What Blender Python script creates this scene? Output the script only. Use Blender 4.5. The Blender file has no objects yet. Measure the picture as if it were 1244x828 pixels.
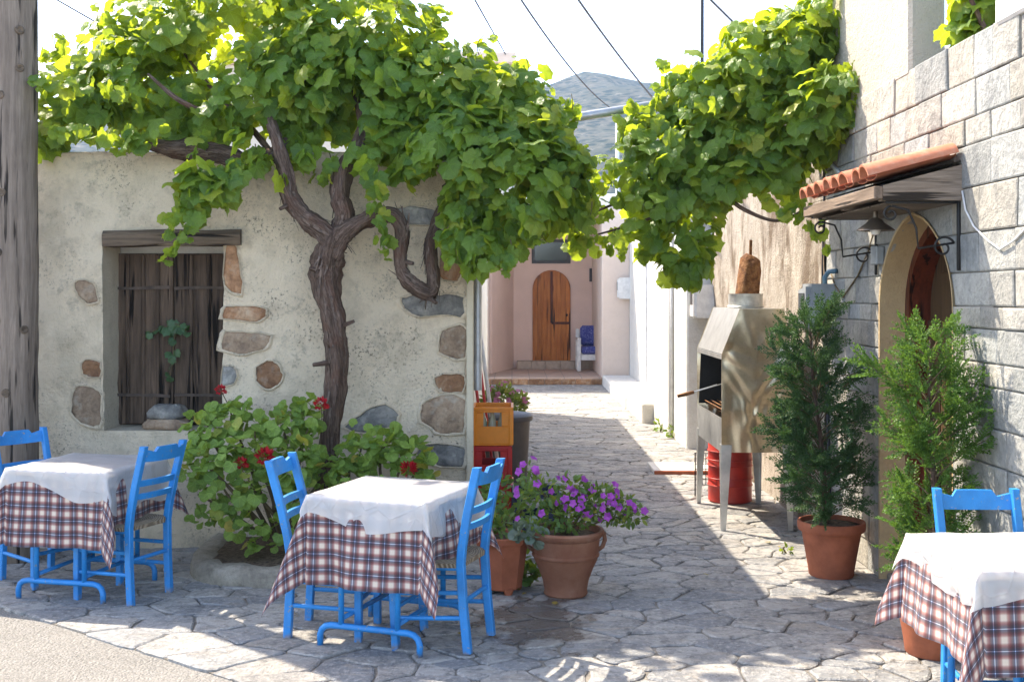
import bpy, bmesh, math, random
from mathutils import Vector, Matrix, noise
R = math.radians
random.seed(7)
scene = bpy.context.scene
COL = scene.collection

# ------------------------------------------------------------------ camera
F = 1400.0; CX = 622.0; HOR = 358.0; CH = 1.7      # focal length, optical axis and horizon in photo pixels, eye height
cam_d = bpy.data.cameras.new('camera'); cam = bpy.data.objects.new('camera', cam_d); COL.objects.link(cam)
cam.location = (0, 0, CH); cam.rotation_euler = (R(90), 0, 0)
cam_d.sensor_width = 36; cam_d.lens = 36 * F / 1244.0
cam_d.shift_y = -(414 - HOR) / 1244.0
cam_d.clip_start = 0.05; cam_d.clip_end = 5000
scene.camera = cam
# ------------------------------------------------------------------ light
TOSUN = Vector((-0.65, 0.58, 1.0)).normalized()
SUN_EL = math.asin(TOSUN.z); SUN_AZ = math.atan2(TOSUN.x, TOSUN.y)
world = bpy.data.worlds.new('World'); scene.world = world; world.use_nodes = True
wn = world.node_tree; wn.nodes.clear()
sky = wn.nodes.new('ShaderNodeTexSky'); sky.sky_type = 'NISHITA'; sky.sun_disc = False
sky.sun_elevation = SUN_EL; sky.sun_rotation = SUN_AZ % (2 * math.pi)
sky.air_density = 0.55; sky.dust_density = 1.0; sky.ozone_density = 0.0; sky.altitude = 100
bg = wn.nodes.new('ShaderNodeBackground'); bg.inputs[1].default_value = 0.15
wo = wn.nodes.new('ShaderNodeOutputWorld')
wn.links.new(sky.outputs[0], bg.inputs[0]); wn.links.new(bg.outputs[0], wo.inputs[0])
sun_d = bpy.data.lights.new('sun', 'SUN'); sun_d.energy = 2.0; sun_d.angle = R(0.53); sun_d.color = (1.0, 0.96, 0.90)
sun = bpy.data.objects.new('sun', sun_d); COL.objects.link(sun)
sun.rotation_euler = (-TOSUN).to_track_quat('-Z', 'Y').to_euler()
sun.location = (-8, 10, 20)
vs = scene.view_settings; vs.view_transform = 'Standard'; vs.look = 'None'; vs.gamma = 1; vs.use_curve_mapping = False
vs.exposure = 2.62; vs.use_white_balance = True; vs.white_balance_temperature = 7600   # camera white balance for open shade

# ------------------------------------------------------------------ helpers
def px(x, y, Y):                       # photo pixel at distance Y
    return Vector(((x - CX) / F * Y, Y, CH - (y - HOR) / F * Y))
def gp(x, y, z=0.0):                   # photo pixel on the level z
    Y = F * (CH - z) / (y - HOR)
    return Vector(((x - CX) / F * Y, Y, z))
def rnd(a, b): return random.uniform(a, b)
def nz(x, y, z=0.0): return noise.noise(Vector((x, y, z)))

class MB:
    def __init__(s): s.v = []; s.f = []; s.uv = []; s.fib = []
    def add(s, vs, fs, M=None):
        o = len(s.v)
        s.v += [tuple(M @ Vector(p)) for p in vs] if M is not None else [tuple(p) for p in vs]
        s.f += [tuple(o + i for i in f) for f in fs]
        return s
    def box(s, x0, x1, y0, y1, z0, z1, b=0.004, M=None):
        c = ((x0 + x1) / 2, (y0 + y1) / 2, (z0 + z1) / 2); h = (abs(x1 - x0) / 2, abs(y1 - y0) / 2, abs(z1 - z0) / 2)
        b = min(b, min(h) * .8)
        vs = []; idx = {}
        for sx in (-1, 1):
            for sy in (-1, 1):
                for sz in (-1, 1):
                    sg = (sx, sy, sz)
                    for ax in range(3):
                        idx[(sg, ax)] = len(vs)
                        vs.append(tuple(c[k] + sg[k] * (h[k] - (0 if k == ax else b)) for k in range(3)))
        fs = []
        for ax in range(3):
            u, w = (ax + 1) % 3, (ax + 2) % 3
            for sg in (-1, 1):
                def key(a, b_):
                    t = [0, 0, 0]; t[ax] = sg; t[u] = a; t[w] = b_; return (tuple(t), ax)
                q = [idx[key(-1, -1)], idx[key(1, -1)], idx[key(1, 1)], idx[key(-1, 1)]]
                fs.append(q if sg > 0 else q[::-1])
        for ax in range(3):                     # edges parallel to ax
            u, w = (ax + 1) % 3, (ax + 2) % 3
            for a in (-1, 1):
                for b_ in (-1, 1):
                    t0 = [0, 0, 0]; t1 = [0, 0, 0]
                    t0[ax] = -1; t1[ax] = 1
                    for t in (t0, t1): t[u] = a; t[w] = b_
                    t0 = tuple(t0); t1 = tuple(t1)
                    q = [idx[(t0, u)], idx[(t1, u)], idx[(t1, w)], idx[(t0, w)]]
                    fs.append(q if a * b_ < 0 else q[::-1])
        for sx in (-1, 1):
            for sy in (-1, 1):
                for sz in (-1, 1):
                    sg = (sx, sy, sz); q = [idx[(sg, 0)], idx[(sg, 1)], idx[(sg, 2)]]
                    fs.append(q if sx * sy * sz > 0 else q[::-1])
        return s.add(vs, fs, M)
    def bar(s, p0, p1, w, d, b=0.003, up=(0, 0, 1)):   # chamfered bar; w sideways, d along 'up'
        p0 = Vector(p0); p1 = Vector(p1); z = (p1 - p0); L = z.length; z.normalize()
        u = Vector(up)
        if abs(z.dot(u)) > .98: u = Vector((0, 1, 0))
        x = u.cross(z).normalized(); y = z.cross(x)
        M = Matrix((x, y, z)).transposed().to_4x4(); M.translation = p0
        return s.box(-w / 2, w / 2, -d / 2, d / 2, 0, L, b, M)
    def tube(s, pts, rad, n=8, cap=True, ridge=0.0, rk=5, tw=0.0, jit=0.0, seed=0):
        pts = [Vector(p) for p in pts]
        if not hasattr(rad, '__len__'): rad = [rad] * len(pts)
        o = len(s.v); x = None; L = 0
        for i, p in enumerate(pts):
            t = (pts[min(i + 1, len(pts) - 1)] - pts[max(i - 1, 0)])
            t = t.normalized() if t.length > 1e-9 else Vector((0, 0, 1))
            if x is None:
                x = t.orthogonal().normalized()
            else:
                x = (x - t * x.dot(t)); x = x.normalized() if x.length > 1e-6 else t.orthogonal().normalized()
                L += (p - pts[i - 1]).length
            y = t.cross(x)
            for k in range(n):
                a = 2 * math.pi * k / n
                r = rad[i]
                if ridge: r *= 1 + ridge * math.sin(rk * a + tw * L) + ridge * .8 * math.sin((rk * 2 + 1) * a + tw * L * .7 + 2 * nz(L * 4, seed))
                if jit: r *= 1 + jit * nz(math.cos(a) * 2 + seed, math.sin(a) * 2, L * 5)
                s.v.append(tuple(p + (x * math.cos(a) + y * math.sin(a)) * r))
                if s.fib is not None: s.fib.append((math.cos(a + tw * L * .12) * rad[i] + seed, math.sin(a + tw * L * .12) * rad[i], L * .09))
        for i in range(len(pts) - 1):
            for k in range(n):
                a = o + i * n + k; b_ = o + i * n + (k + 1) % n
                s.f.append((a, b_, b_ + n, a + n))
        if cap:
            s.f.append(tuple(o + k for k in range(n))[::-1]); e = o + (len(pts) - 1) * n
            s.f.append(tuple(e + k for k in range(n)))
        return s
    def lathe(s, prof, n=24, c=(0, 0, 0), wob=0.0):
        o = len(s.v)
        for j, (r, z) in enumerate(prof):
            for k in range(n):
                a = 2 * math.pi * k / n
                rr = r * (1 + wob * nz(math.cos(a) * 1.5, math.sin(a) * 1.5, z * 3))
                s.v.append((c[0] + rr * math.cos(a), c[1] + rr * math.sin(a), c[2] + z))
        for j in range(len(prof) - 1):
            for k in range(n):
                a = o + j * n + k; b_ = o + j * n + (k + 1) % n
                s.f.append((a, b_, b_ + n, a + n))
        if prof[0][0] > 1e-4: s.f.append(tuple(o + k for k in range(n))[::-1])
        if prof[-1][0] > 1e-4: s.f.append(tuple(o + (len(prof) - 1) * n + k for k in range(n)))
        return s
    def prism(s, poly, z0, z1, ax='z', M=None):       # convex polygon extruded along ax
        n = len(poly)
        def P(p, z):
            return (p[0], p[1], z) if ax == 'z' else ((p[0], z, p[1]) if ax == 'y' else (z, p[0], p[1]))
        vs = [P(p, z0) for p in poly] + [P(p, z1) for p in poly]
        fs = [tuple(range(n))[::-1], tuple(range(n, 2 * n))] + [(i, (i + 1) % n, n + (i + 1) % n, n + i) for i in range(n)]
        return s.add(vs, fs, M)
    def mesh(s, name, mat, smooth=False, fix=False, auto=None):
        me = bpy.data.meshes.new(name); me.from_pydata(s.v, [], s.f)
        if fix:
            bm = bmesh.new(); bm.from_mesh(me); bmesh.ops.recalc_face_normals(bm, faces=bm.faces); bm.to_mesh(me); bm.free()
        if mat: me.materials.append(mat)
        if s.fib and len(s.fib) == len(s.v):
            at = me.attributes.new('fib', 'FLOAT_VECTOR', 'POINT'); at.data.foreach_set('vector', [c for t in s.fib for c in t])
        if s.uv and len(s.uv) == len(s.v):
            ul = me.uv_layers.new(name='UVMap'); vi = [0] * len(me.loops); me.loops.foreach_get('vertex_index', vi); ul.data.foreach_set('uv', [c for k in vi for c in s.uv[k]])
        if smooth or auto:
            me.polygons.foreach_set('use_smooth', [True] * len(me.polygons))
        if auto: me.set_sharp_from_angle(angle=R(auto))
        return me

def rooted(o, parent):
    o.parent = parent
    if parent is not None:
        l = parent.get('_l'); 
        if l is not None: o.matrix_parent_inverse = Matrix.Translation(-Vector(l))
def obj(name, mb, mat, parent=None, smooth=False, fix=False, auto=None, loc=None, local=False):
    me = mb.mesh(name, mat, smooth, fix, auto) if isinstance(mb, MB) else mb
    o = bpy.data.objects.new(name, me); COL.objects.link(o)
    if parent is not None:
        if local: o.parent = parent
        else: rooted(o, parent)
    if loc is not None: o.location = loc
    return o
ROOTS = []
def thing(name, label, cat, loc=(0, 0, 0), rotz=0.0, group=None):
    o = bpy.data.objects.new(name, None); COL.objects.link(o); o.empty_display_size = .1
    o.location = loc; o.rotation_euler = (0, 0, rotz); o['label'] = label; o['category'] = cat; o['_l'] = tuple(loc)
    if group: o['group'] = group
    ROOTS.append(o); return o
def tag(o, label, cat, group=None):
    o['label'] = label; o['category'] = cat
    if group: o['group'] = group
    return o
def struct(o): o['kind'] = 'structure'; return o
def stuff(o): o['kind'] = 'stuff'; return o
def copy_tree(o, parent=None):
    c = o.copy(); COL.objects.link(c); c.parent = parent
    for ch in o.children: copy_tree(ch, c)
    return c

# ------------------------------------------------------------------ materials
class Mat:
    def __init__(s, name):
        s.m = bpy.data.materials.new(name); s.m.use_nodes = True; s.t = s.m.node_tree; s.t.nodes.clear()
        s.out = s.t.nodes.new('ShaderNodeOutputMaterial'); s.b = s.t.nodes.new('ShaderNodeBsdfPrincipled')
        s.t.links.new(s.b.outputs[0], s.out.inputs[0]); s._pos = None
    def n(s, ty, **kw):
        nd = s.t.nodes.new(ty)
        for k, v in kw.items(): setattr(nd, k, v)
        return nd
    def l(s, a, b): s.t.links.new(a, b)
    def put(s, sock, v):
        if isinstance(v, bpy.types.NodeSocket): s.l(v, sock)
        elif isinstance(v, (tuple, list)): sock.default_value = tuple(v) + ((1,) if len(v) == 3 and len(sock.default_value) == 4 else ())
        else: sock.default_value = v
    def pos(s, scale=(1, 1, 1), obj=False, rot=(0, 0, 0)):
        if obj: o = s.n('ShaderNodeTexCoord').outputs['Object']
        else: o = s.n('ShaderNodeNewGeometry').outputs['Position']
        mp = s.n('ShaderNodeMapping'); s.l(o, mp.inputs[0]); mp.inputs['Scale'].default_value = scale; mp.inputs['Rotation'].default_value = rot
        return mp.outputs[0]
    def noise(s, sc, det=4, rough=.55, vec=None, dist=0):
        nd = s.n('ShaderNodeTexNoise'); nd.inputs['Scale'].default_value = sc; nd.inputs['Detail'].default_value = det
        nd.inputs['Roughness'].default_value = rough; nd.inputs['Distortion'].default_value = dist
        s.l(vec if vec is not None else s.pos(), nd.inputs['Vector']); return nd.outputs[0]
    def voro(s, sc, vec=None, feat='F1', out='Distance'):
        nd = s.n('ShaderNodeTexVoronoi', feature=feat); nd.inputs['Scale'].default_value = sc
        s.l(vec if vec is not None else s.pos(), nd.inputs['Vector']); return nd.outputs[out]
    def ramp(s, fac, stops, interp='LINEAR'):
        nd = s.n('ShaderNodeValToRGB'); cr = nd.color_ramp; cr.interpolation = interp
        while len(cr.elements) < len(stops): cr.elements.new(.5)
        for e, (p, c) in zip(cr.elements, stops):
            e.position = p; e.color = (c, c, c, 1) if not hasattr(c, '__len__') else tuple(c) + (1,)
        s.put(nd.inputs[0], fac); return nd.outputs[0]
    def mix(s, fac, a, b, mode='MIX'):
        nd = s.n('ShaderNodeMix', data_type='RGBA', blend_type=mode)
        s.put(nd.inputs[0], fac); s.put(nd.inputs[6], a); s.put(nd.inputs[7], b); return nd.outputs[2]
    def math(s, op, a, b=0.0, c=0.0):
        nd = s.n('ShaderNodeMath', operation=op); s.put(nd.inputs[0], a); s.put(nd.inputs[1], b); s.put(nd.inputs[2], c); return nd.outputs[0]
    def objrand(s): return s.n('ShaderNodeObjectInfo').outputs['Random']
    def island(s):
        a = s.n('ShaderNodeNewGeometry').outputs['Random Per Island']
        return s.math('FRACT', s.math('ADD', a, s.math('MULTIPLY', s.objrand(), 7.31)))
    def bump(s, h, st=.5, dist=.01, prev=None):
        nd = s.n('ShaderNodeBump'); nd.inputs['Strength'].default_value = st; nd.inputs['Distance'].default_value = dist
        s.put(nd.inputs['Height'], h)
        if prev is not None: s.l(prev, nd.inputs['Normal'])
        return nd.outputs[0]
    def done(s, col=None, rough=None, nrm=None, metal=None, spec=None, **kw):
        if col is not None: s.put(s.b.inputs['Base Color'], col)
        if rough is not None: s.put(s.b.inputs['Roughness'], rough)
        if nrm is not None: s.l(nrm, s.b.inputs['Normal'])
        if metal is not None: s.put(s.b.inputs['Metallic'], metal)
        if spec is not None: s.put(s.b.inputs['Specular IOR Level'], spec)
        for k, v in kw.items(): s.put(s.b.inputs[k], v)
        return s.m

def plaster(name, base, dirt, speck=.5, bump=.5, stain=None, stain_amt=0.0, cracks=False):
    m = Mat(name)
    big = m.noise(1.3, 5, .6); mid = m.noise(9, 6, .65); fine = m.noise(55, 5, .7); grit = m.noise(160, 3, .6)
    c = m.mix(m.ramp(big, [(.3, 0), (.7, 1)]), base, tuple(x * .86 for x in base))
    c = m.mix(m.math('MULTIPLY', m.ramp(mid, [(.5, 0), (.68, 1)]), .45), c, dirt)
    sp = m.math('MULTIPLY', m.ramp(fine, [(.54, 0), (.64, 1)]), m.ramp(m.noise(2.6, 5, .65), [(.47, .06), (.62, 1)]))
    c = m.mix(m.math('MULTIPLY', sp, speck), c, tuple(x * .35 for x in dirt))
    if stain:
        st = m.noise(3.0, 6, .7, m.pos((1, 1, .45)))
        c = m.mix(m.math('MULTIPLY', m.ramp(st, [(.48, 0), (.62, 1)]), stain_amt), c, stain)
    if cracks:
        bl = m.math('MULTIPLY', m.ramp(m.noise(3.4, 7, .75), [(.58, 0), (.63, 1)]), m.ramp(m.noise(24, 5, .7), [(.40, .2), (.6, 1)])); c = m.mix(m.math('MULTIPLY', bl, .55), c, (.30, .265, .20))
    h = m.math('ADD', m.math('MULTIPLY', mid, 1.2), m.math('ADD', m.math('MULTIPLY', fine, .7), m.math('MULTIPLY', grit, .25)))
    return m.done(c, .92, m.bump(h, bump, .03), spec=.2)
def stone_mat(name, cols, sc=6, bump=.6, rough=.85, lichen=0.0, var=.3, hue=False):
    m = Mat(name)
    a = m.noise(sc, 7, .65, dist=.6); b = m.noise(sc * 6, 5, .7)
    c = m.ramp(a, [(.3, cols[0]), (.5, cols[1]), (.7, cols[2])])
    c = m.mix(m.ramp(b, [(.45, 0), (.75, .5)]), c, tuple(x * .5 for x in cols[0]))
    v = m.math('ADD', m.math('MULTIPLY', m.objrand(), 2 * var), 1 - var)
    c = m.mix(1.0, c, v, 'MULTIPLY')
    if hue: c = m.mix(1.0, c, m.ramp(m.math('FRACT', m.math('MULTIPLY', m.objrand(), 5.7)), [(0, (.84, .90, .94)), (.35, (.94, .95, .95)), (.6, (1.03, 1.0, .95)), (1, (1.08, 1.02, .92))]), 'MULTIPLY')
    if lichen: c = m.mix(m.math('MULTIPLY', m.ramp(m.noise(14, 5, .6), [(.55, 0), (.65, 1)]), lichen), c, (.45, .43, .36))
    return m.done(c, rough, m.bump(m.math('ADD', a, m.math('MULTIPLY', b, .5)), bump, .03), spec=.3)
def wood(name, dark, light, axis=2, sc=9, bump=.5, rough=.8, knots=False):
    m = Mat(name); s = [1, 1, 1]; s[axis] = .06
    v = m.pos(tuple(s)); g = m.noise(sc * 4, 6, .65, v, .4); g2 = m.noise(sc * 14, 4, .7, v)
    b = m.noise(2.5, 4, .6)
    f = m.math('ADD', m.math('MULTIPLY', g, .7), m.math('MULTIPLY', g2, .3))
    c = m.ramp(f, [(.35, dark), (.62, light)])
    c = m.mix(m.ramp(b, [(.4, 0), (.7, .45)]), c, dark)
    v_ = m.math('ADD', m.math('MULTIPLY', m.objrand(), .4), .8); c = m.mix(1.0, c, v_, 'MULTIPLY')
    cr = m.ramp(m.noise(sc * 3, 3, .5, v), [(.36, 1), (.42, 0)])
    c = m.mix(cr, c, tuple(x * .25 for x in dark))
    h = m.math('SUBTRACT', f, m.math('MULTIPLY', cr, .6))
    return m.done(c, rough, m.bump(h, bump, .012), spec=.25)
def leaf_mat(name, dark, light, yellow=None, trans=.45, gloss=.42, yel=.9, tcol=None, veins=False):
    m = Mat(name); r = m.island()
    c = m.ramp(r, [(0, dark), (.75, light)] + ([(yel, light), (1, yellow)] if yellow else []))
    c = m.mix(m.ramp(m.noise(38, 4, .65), [(.35, 0), (.7, .55)]), c, tuple(x * .55 for x in dark))
    nrm = m.bump(m.noise(60, 3, .5), .3, .01)
    if veins:                                           # ribs fan out from the stalk
        sp = m.n('ShaderNodeSeparateXYZ'); m.l(m.n('ShaderNodeUVMap').outputs[0], sp.inputs[0])
        yy = m.math('SUBTRACT', sp.outputs[1], .22); an = m.math('ABSOLUTE', m.math('ARCTAN2', sp.outputs[0], yy)); rr = m.math('SQRT', m.math('ADD', m.math('MULTIPLY', sp.outputs[0], sp.outputs[0]), m.math('MULTIPLY', yy, yy)))
        d = m.math('ABSOLUTE', m.math('SUBTRACT', m.math('FRACT', m.math('ADD', m.math('DIVIDE', an, .86), .5)), .5))
        vn = m.ramp(m.math('MULTIPLY', d, rr), [(.004, 1), (.022, 0)])
        side = m.math('ABSOLUTE', m.math('SUBTRACT', m.math('FRACT', m.math('MULTIPLY', m.math('ADD', rr, m.math('MULTIPLY', d, .5)), 7.0)), .5))
        sv = m.ramp(side, [(0, .5), (.12, 0)])
        allv = m.math('MAXIMUM', vn, sv)
        c = m.mix(m.math('MULTIPLY', allv, .5), c, tuple(min(1, x * 1.9 + .02) for x in light))
        nrm = m.bump(m.math('SUBTRACT', m.noise(40, 3, .5), m.math('MULTIPLY', allv, .5)), .55, .012)
    m.put(m.b.inputs['Base Color'], c); m.put(m.b.inputs['Roughness'], gloss); m.put(m.b.inputs['Specular IOR Level'], .45)
    m.l(nrm, m.b.inputs['Normal'])
    tr = m.n('ShaderNodeBsdfTranslucent'); tc = m.mix(.65, c, tcol or (.50, .62, .03)); m.l(tc, tr.inputs[0])
    mx = m.n('ShaderNodeMixShader'); mx.inputs[0].default_value = trans
    m.l(m.b.outputs[0], mx.inputs[1]); m.l(tr.outputs[0], mx.inputs[2]); m.l(mx.outputs[0], m.out.inputs[0])
    return m.m
def flat(name, col, rough=.6, metal=0.0, var=.12, sc=12, bump=.15, spec=.5):
    m = Mat(name); a = m.noise(sc, 5, .6)
    c = m.mix(m.ramp(a, [(.3, 0), (.75, 1)]), tuple(x * (1 + var) for x in col), tuple(x * (1 - var * 2) for x in col))
    return m.done(c, m.math('ADD', rough - .1, m.math('MULTIPLY', a, .2)), m.bump(m.noise(sc * 6, 4, .6), bump, .006), metal, spec)

HUT_PL = plaster('hut_plaster', (.84, .705, .52), (.45, .365, .26), .95, 1.0, (.54, .455, .325), .5, True)
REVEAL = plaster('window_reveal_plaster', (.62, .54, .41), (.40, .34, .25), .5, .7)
WHITE_PL = plaster('white_limewash', (.70, .685, .64), (.52, .48, .41), .2, .4)
PEEL_PL = plaster('peeling_plaster', (.45, .40, .335), (.27, .21, .15), .8, 1.0, (.15, .105, .07), .9)
PINK_PL = plaster('pink_plaster', (.78, .57, .48), (.70, .51, .43), .0, .1)
PINKW_PL = plaster('pale_pink_plaster', (.74, .61, .52), (.64, .52, .44), .0, .1)
CREAM_PL = plaster('cream_plaster', (.62, .56, .47), (.55, .48, .4), .05, .15)
PILLAR_PL = plaster('rough_render', (.52, .48, .41), (.5, .46, .4), .2, .9)
TAN_PL = plaster('tan_reveal', (.50, .36, .20), (.36, .25, .14), .3, .4)
ST_BROWN = stone_mat('brown_stone', [(.15, .10, .07), (.30, .21, .14), (.41, .31, .22)], 9, .8, lichen=.35)
ST_ORANGE = stone_mat('orange_stone', [(.16, .08, .045), (.36, .19, .10), (.46, .32, .21)], 8, .8, lichen=.2)
ST_GREY = stone_mat('grey_stone', [(.13, .13, .12), (.24, .23, .21), (.36, .34, .30)], 7, .8, lichen=.4)
ASHLAR = stone_mat('ashlar_block', [(.21, .21, .205), (.32, .315, .295), (.41, .395, .36)], 5, .9, .8, 0, .17, True)
MORTAR = plaster('mortar', (.30, .28, .25), (.22, .20, .18), .2, .4)
WOOD_POLE = wood('weathered_pole_wood', (.105, .08, .062), (.235, .185, .145), 2, 9, .9)
WOOD_SHUT = wood('dark_shutter_wood', (.036, .023, .015), (.15, .10, .068), 2, 9, .7)
WOOD_LINT = wood('lintel_wood', (.055, .04, .028), (.20, .145, .10), 0, 8, .9)
WOOD_BEAM = wood('canopy_beam_wood', (.10, .075, .055), (.30, .24, .19), 0, 8, .6)
WOOD_PINE = wood('varnished_pine', (.30, .085, .018), (.56, .20, .05), 2, 5, .15, .45)
WOOD_RED = wood('mahogany_frame', (.05, .012, .006), (.16, .035, .016), 2, 6, .2, .4)
WOOD_DOOR = wood('brown_door_wood', (.05, .028, .014), (.13, .075, .035), 2, 6, .25, .5)
WOOD_HANDLE = wood('tool_handle_wood', (.22, .09, .035), (.42, .20, .085), 0, 8, .3)
def bark():
    m = Mat('vine_bark'); at = m.n('ShaderNodeAttribute', attribute_name='fib'); v = at.outputs['Vector']
    g = m.noise(95, 5, .65, v, .3); h = m.noise(260, 4, .7, v); b = m.noise(9, 4, .6)
    f = m.math('ADD', m.math('MULTIPLY', g, .65), m.math('MULTIPLY', h, .35))
    c = m.ramp(f, [(.33, (.03, .02, .015)), (.48, (.115, .075, .055)), (.66, (.27, .19, .15))])
    c = m.mix(m.ramp(b, [(.5, 0), (.7, .5)]), c, (.16, .075, .05))
    return m.done(c, .9, m.bump(f, 1.0, .03), spec=.2)
BARK = bark()
TWIG = flat('green_brown_twig', (.12, .085, .04), .8)
IRON = flat('black_iron', (.018, .017, .016), .6, .3)
STRAP = flat('rusty_strap_iron', (.085, .06, .045), .85, 0, .35)
GALV = flat('galvanised_pipe', (.42, .44, .46), .45, .6)
PLASTIC_GREY = flat('grey_plastic', (.25, .27, .28), .5)
PLASTIC_WHITE = flat('white_plastic', (.72, .72, .70), .5)
COLLAR = flat('zinc_collar', (.55, .55, .53), .5, .5, .25)
CABLE = flat('dark_cable', (.02, .022, .03), .6)
CABLE_W = flat('white_cable', (.6, .6, .58), .6)
TERRA = flat('terracotta', (.34, .105, .052), .8, 0, .2, 7, .3, .3)
SOIL = flat('soil', (.15, .11, .075), .95, 0, .4, 40, 1.0, .1)
BIN = flat('grey_bin_plastic', (.085, .075, .066), .55)
CR_YEL = flat('yellow_crate_plastic', (.80, .25, .008), .4, 0, .06)
CR_RED = flat('red_crate_plastic', (.50, .016, .014), .4, 0, .08)
CR_NAVY = flat('navy_crate_plastic', (.012, .016, .04), .45)
RED_PAINT = flat('red_metal_paint', (.42, .028, .018), .4, 0, .18, 6, .1)
RED_STICK = flat('red_handle_paint', (.45, .02, .02), .4)
CUSHION = None
def _():
    global BLUE, TERRA_OLD, TILE, STEEL, RUSH, PLAID, PAPER, FLAG, FLAGMORT, ROADM, CUSHION, GLASS, HILLM, TERRM, KERBM, RUST, PAPER2
    m = Mat('blue_chair_paint'); a = m.noise(14, 5, .6); w = m.noise(38, 5, .75)
    c = m.mix(m.ramp(a, [(.35, 0), (.7, 1)]), (.001, .225, .58), (.002, .18, .48))
    c = m.mix(m.ramp(w, [(.63, 0), (.65, 1)]), c, (.26, .25, .22)); c = m.mix(m.ramp(m.noise(5, 4, .65), [(.5, 0), (.75, .35)]), c, (.02, .10, .22))
    p = m.pos(); sp = m.n('ShaderNodeSeparateXYZ'); m.l(p, sp.inputs[0])
    low = m.math('MULTIPLY', m.ramp(sp.outputs[2], [(.0, 1), (.035, 0)]), m.ramp(m.noise(30, 4, .6), [(.42, 0), (.6, 1)]))
    c = m.mix(low, c, (.22, .16, .10))
    BLUE = m.done(c, m.math('ADD', .38, m.math('MULTIPLY', a, .25)), m.bump(m.noise(60, 4, .6, m.pos((1, 1, .25))), .5, .005), spec=.5)
    m = Mat('old_terracotta'); a = m.noise(6, 6, .65); v = m.noise(26, 5, .7, m.pos((1, 1, .18)))
    c = m.ramp(a, [(.3, (.20, .075, .042)), (.55, (.25, .115, .07)), (.78, (.31, .20, .145))])
    c = m.mix(m.ramp(v, [(.56, 0), (.68, .7)]), c, (.19, .075, .045))
    TERRA_OLD = m.done(c, .85, m.bump(a, .4, .01), spec=.25)
    m = Mat('roof_tile_clay'); a = m.noise(9, 6, .6)
    c = m.ramp(a, [(.3, (.40, .13, .065)), (.55, (.50, .19, .11)), (.8, (.52, .33, .24))])
    TILE = m.done(c, .8, m.bump(a, .3, .01), spec=.3)
    m = Mat('stainless_sheet'); w = m.noise(2.6, 2, .45, m.pos((1, 1, .7)), .8); f = m.noise(30, 5, .65)
    c = m.mix(m.ramp(f, [(.5, 0), (.75, .4)]), (.56, .45, .31), (.25, .18, .11))
    STEEL = m.done(c, m.math('ADD', .22, m.math('MULTIPLY', f, .22)), m.bump(w, .55, .25), .95)
    m = Mat('rush_weave'); wv = m.n('ShaderNodeTexWave', wave_type='RINGS', rings_direction='Z'); wv.inputs['Scale'].default_value = 28; wv.inputs['Distortion'].default_value = 1.2
    m.l(m.pos(obj=True), wv.inputs[0]); a = m.noise(40, 4, .7, m.pos(obj=True))
    c = m.mix(wv.outputs[1], (.14, .105, .07), (.34, .28, .20)); c = m.mix(m.ramp(a, [(.4, 0), (.7, .6)]), c, (.20, .16, .11))
    RUSH = m.done(c, .9, m.bump(wv.outputs[1], .8, .006), spec=.2)
    # plaid: yarn colour bands along u and along v, averaged as woven
    m = Mat('plaid_cotton'); uv = m.n('ShaderNodeUVMap').outputs[0]; sp = m.n('ShaderNodeSeparateXYZ'); m.l(uv, sp.inputs[0])
    cream = (.84, .76, .67); red = (.27, .05, .06); navy = (.03, .035, .12); lb = (.35, .55, .85)
    st = [(0, cream), (.11, cream), (.20, (.46, .22, .20)), (.28, red), (.36, (.10, .04, .06)), (.43, navy), (.47, navy), (.478, lb), (.515, (.85, .88, .92)), (.525, navy), (.57, navy), (.64, (.10, .04, .06)), (.72, red), (.80, (.46, .22, .20)), (.89, cream)]
    def band(k):
        return m.ramp(m.math('FRACT', m.math('MULTIPLY', sp.outputs[k], 1 / .076)), st)
    c = m.mix(.5, band(0), band(1)); c = m.mix(.72, c, m.mix(1.0, band(0), band(1), 'MULTIPLY'))
    w = m.noise(900, 1, .5, uv); c = m.mix(m.math('MULTIPLY', w, .12), c, (.8, .76, .72))
    m.done(c, .95, m.bump(m.noise(60, 4, .6), .2, .01), spec=.15, **{'Sheen Weight': .15})
    tr = m.n('ShaderNodeBsdfTranslucent'); m.l(c, tr.inputs[0]); mx = m.n('ShaderNodeMixShader'); mx.inputs[0].default_value = .22
    m.l(m.b.outputs[0], mx.inputs[1]); m.l(tr.outputs[0], mx.inputs[2]); m.l(mx.outputs[0], m.out.inputs[0]); PLAID = m.m
    m = Mat('white_table_paper'); a = m.noise(5, 5, .6, dist=.5); cre = m.voro(9, m.pos(rot=(.3, .2, .5)), 'DISTANCE_TO_EDGE')
    rg = m.math('ABSOLUTE', m.math('SUBTRACT', m.noise(5, 2, .5, dist=1.0), .5)); m.done((.80, .80, .79), .26, m.bump(m.math('ADD', m.math('MULTIPLY', a, .4), m.math('ADD', m.math('MULTIPLY', rg, .5), m.ramp(cre, [(0, .5), (.05, .40), (.3, .4)]))), .6, .03), spec=.5)
    tr = m.n('ShaderNodeBsdfTranslucent'); tr.inputs[0].default_value = (.8, .8, .78, 1); mx = m.n('ShaderNodeMixShader'); mx.inputs[0].default_value = .4
    tp = m.n('ShaderNodeBsdfTransparent'); m2 = m.n('ShaderNodeMixShader'); m2.inputs[0].default_value = .24
    m.l(m.b.outputs[0], mx.inputs[1]); m.l(tr.outputs[0], mx.inputs[2]); m.l(mx.outputs[0], m2.inputs[1]); m.l(tp.outputs[0], m2.inputs[2]); m.l(m2.outputs[0], m.out.inputs[0]); PAPER = m.m
    # flagstones
    m = Mat('schist_flagstone'); r = m.objrand(); ri = m.island()
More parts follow.
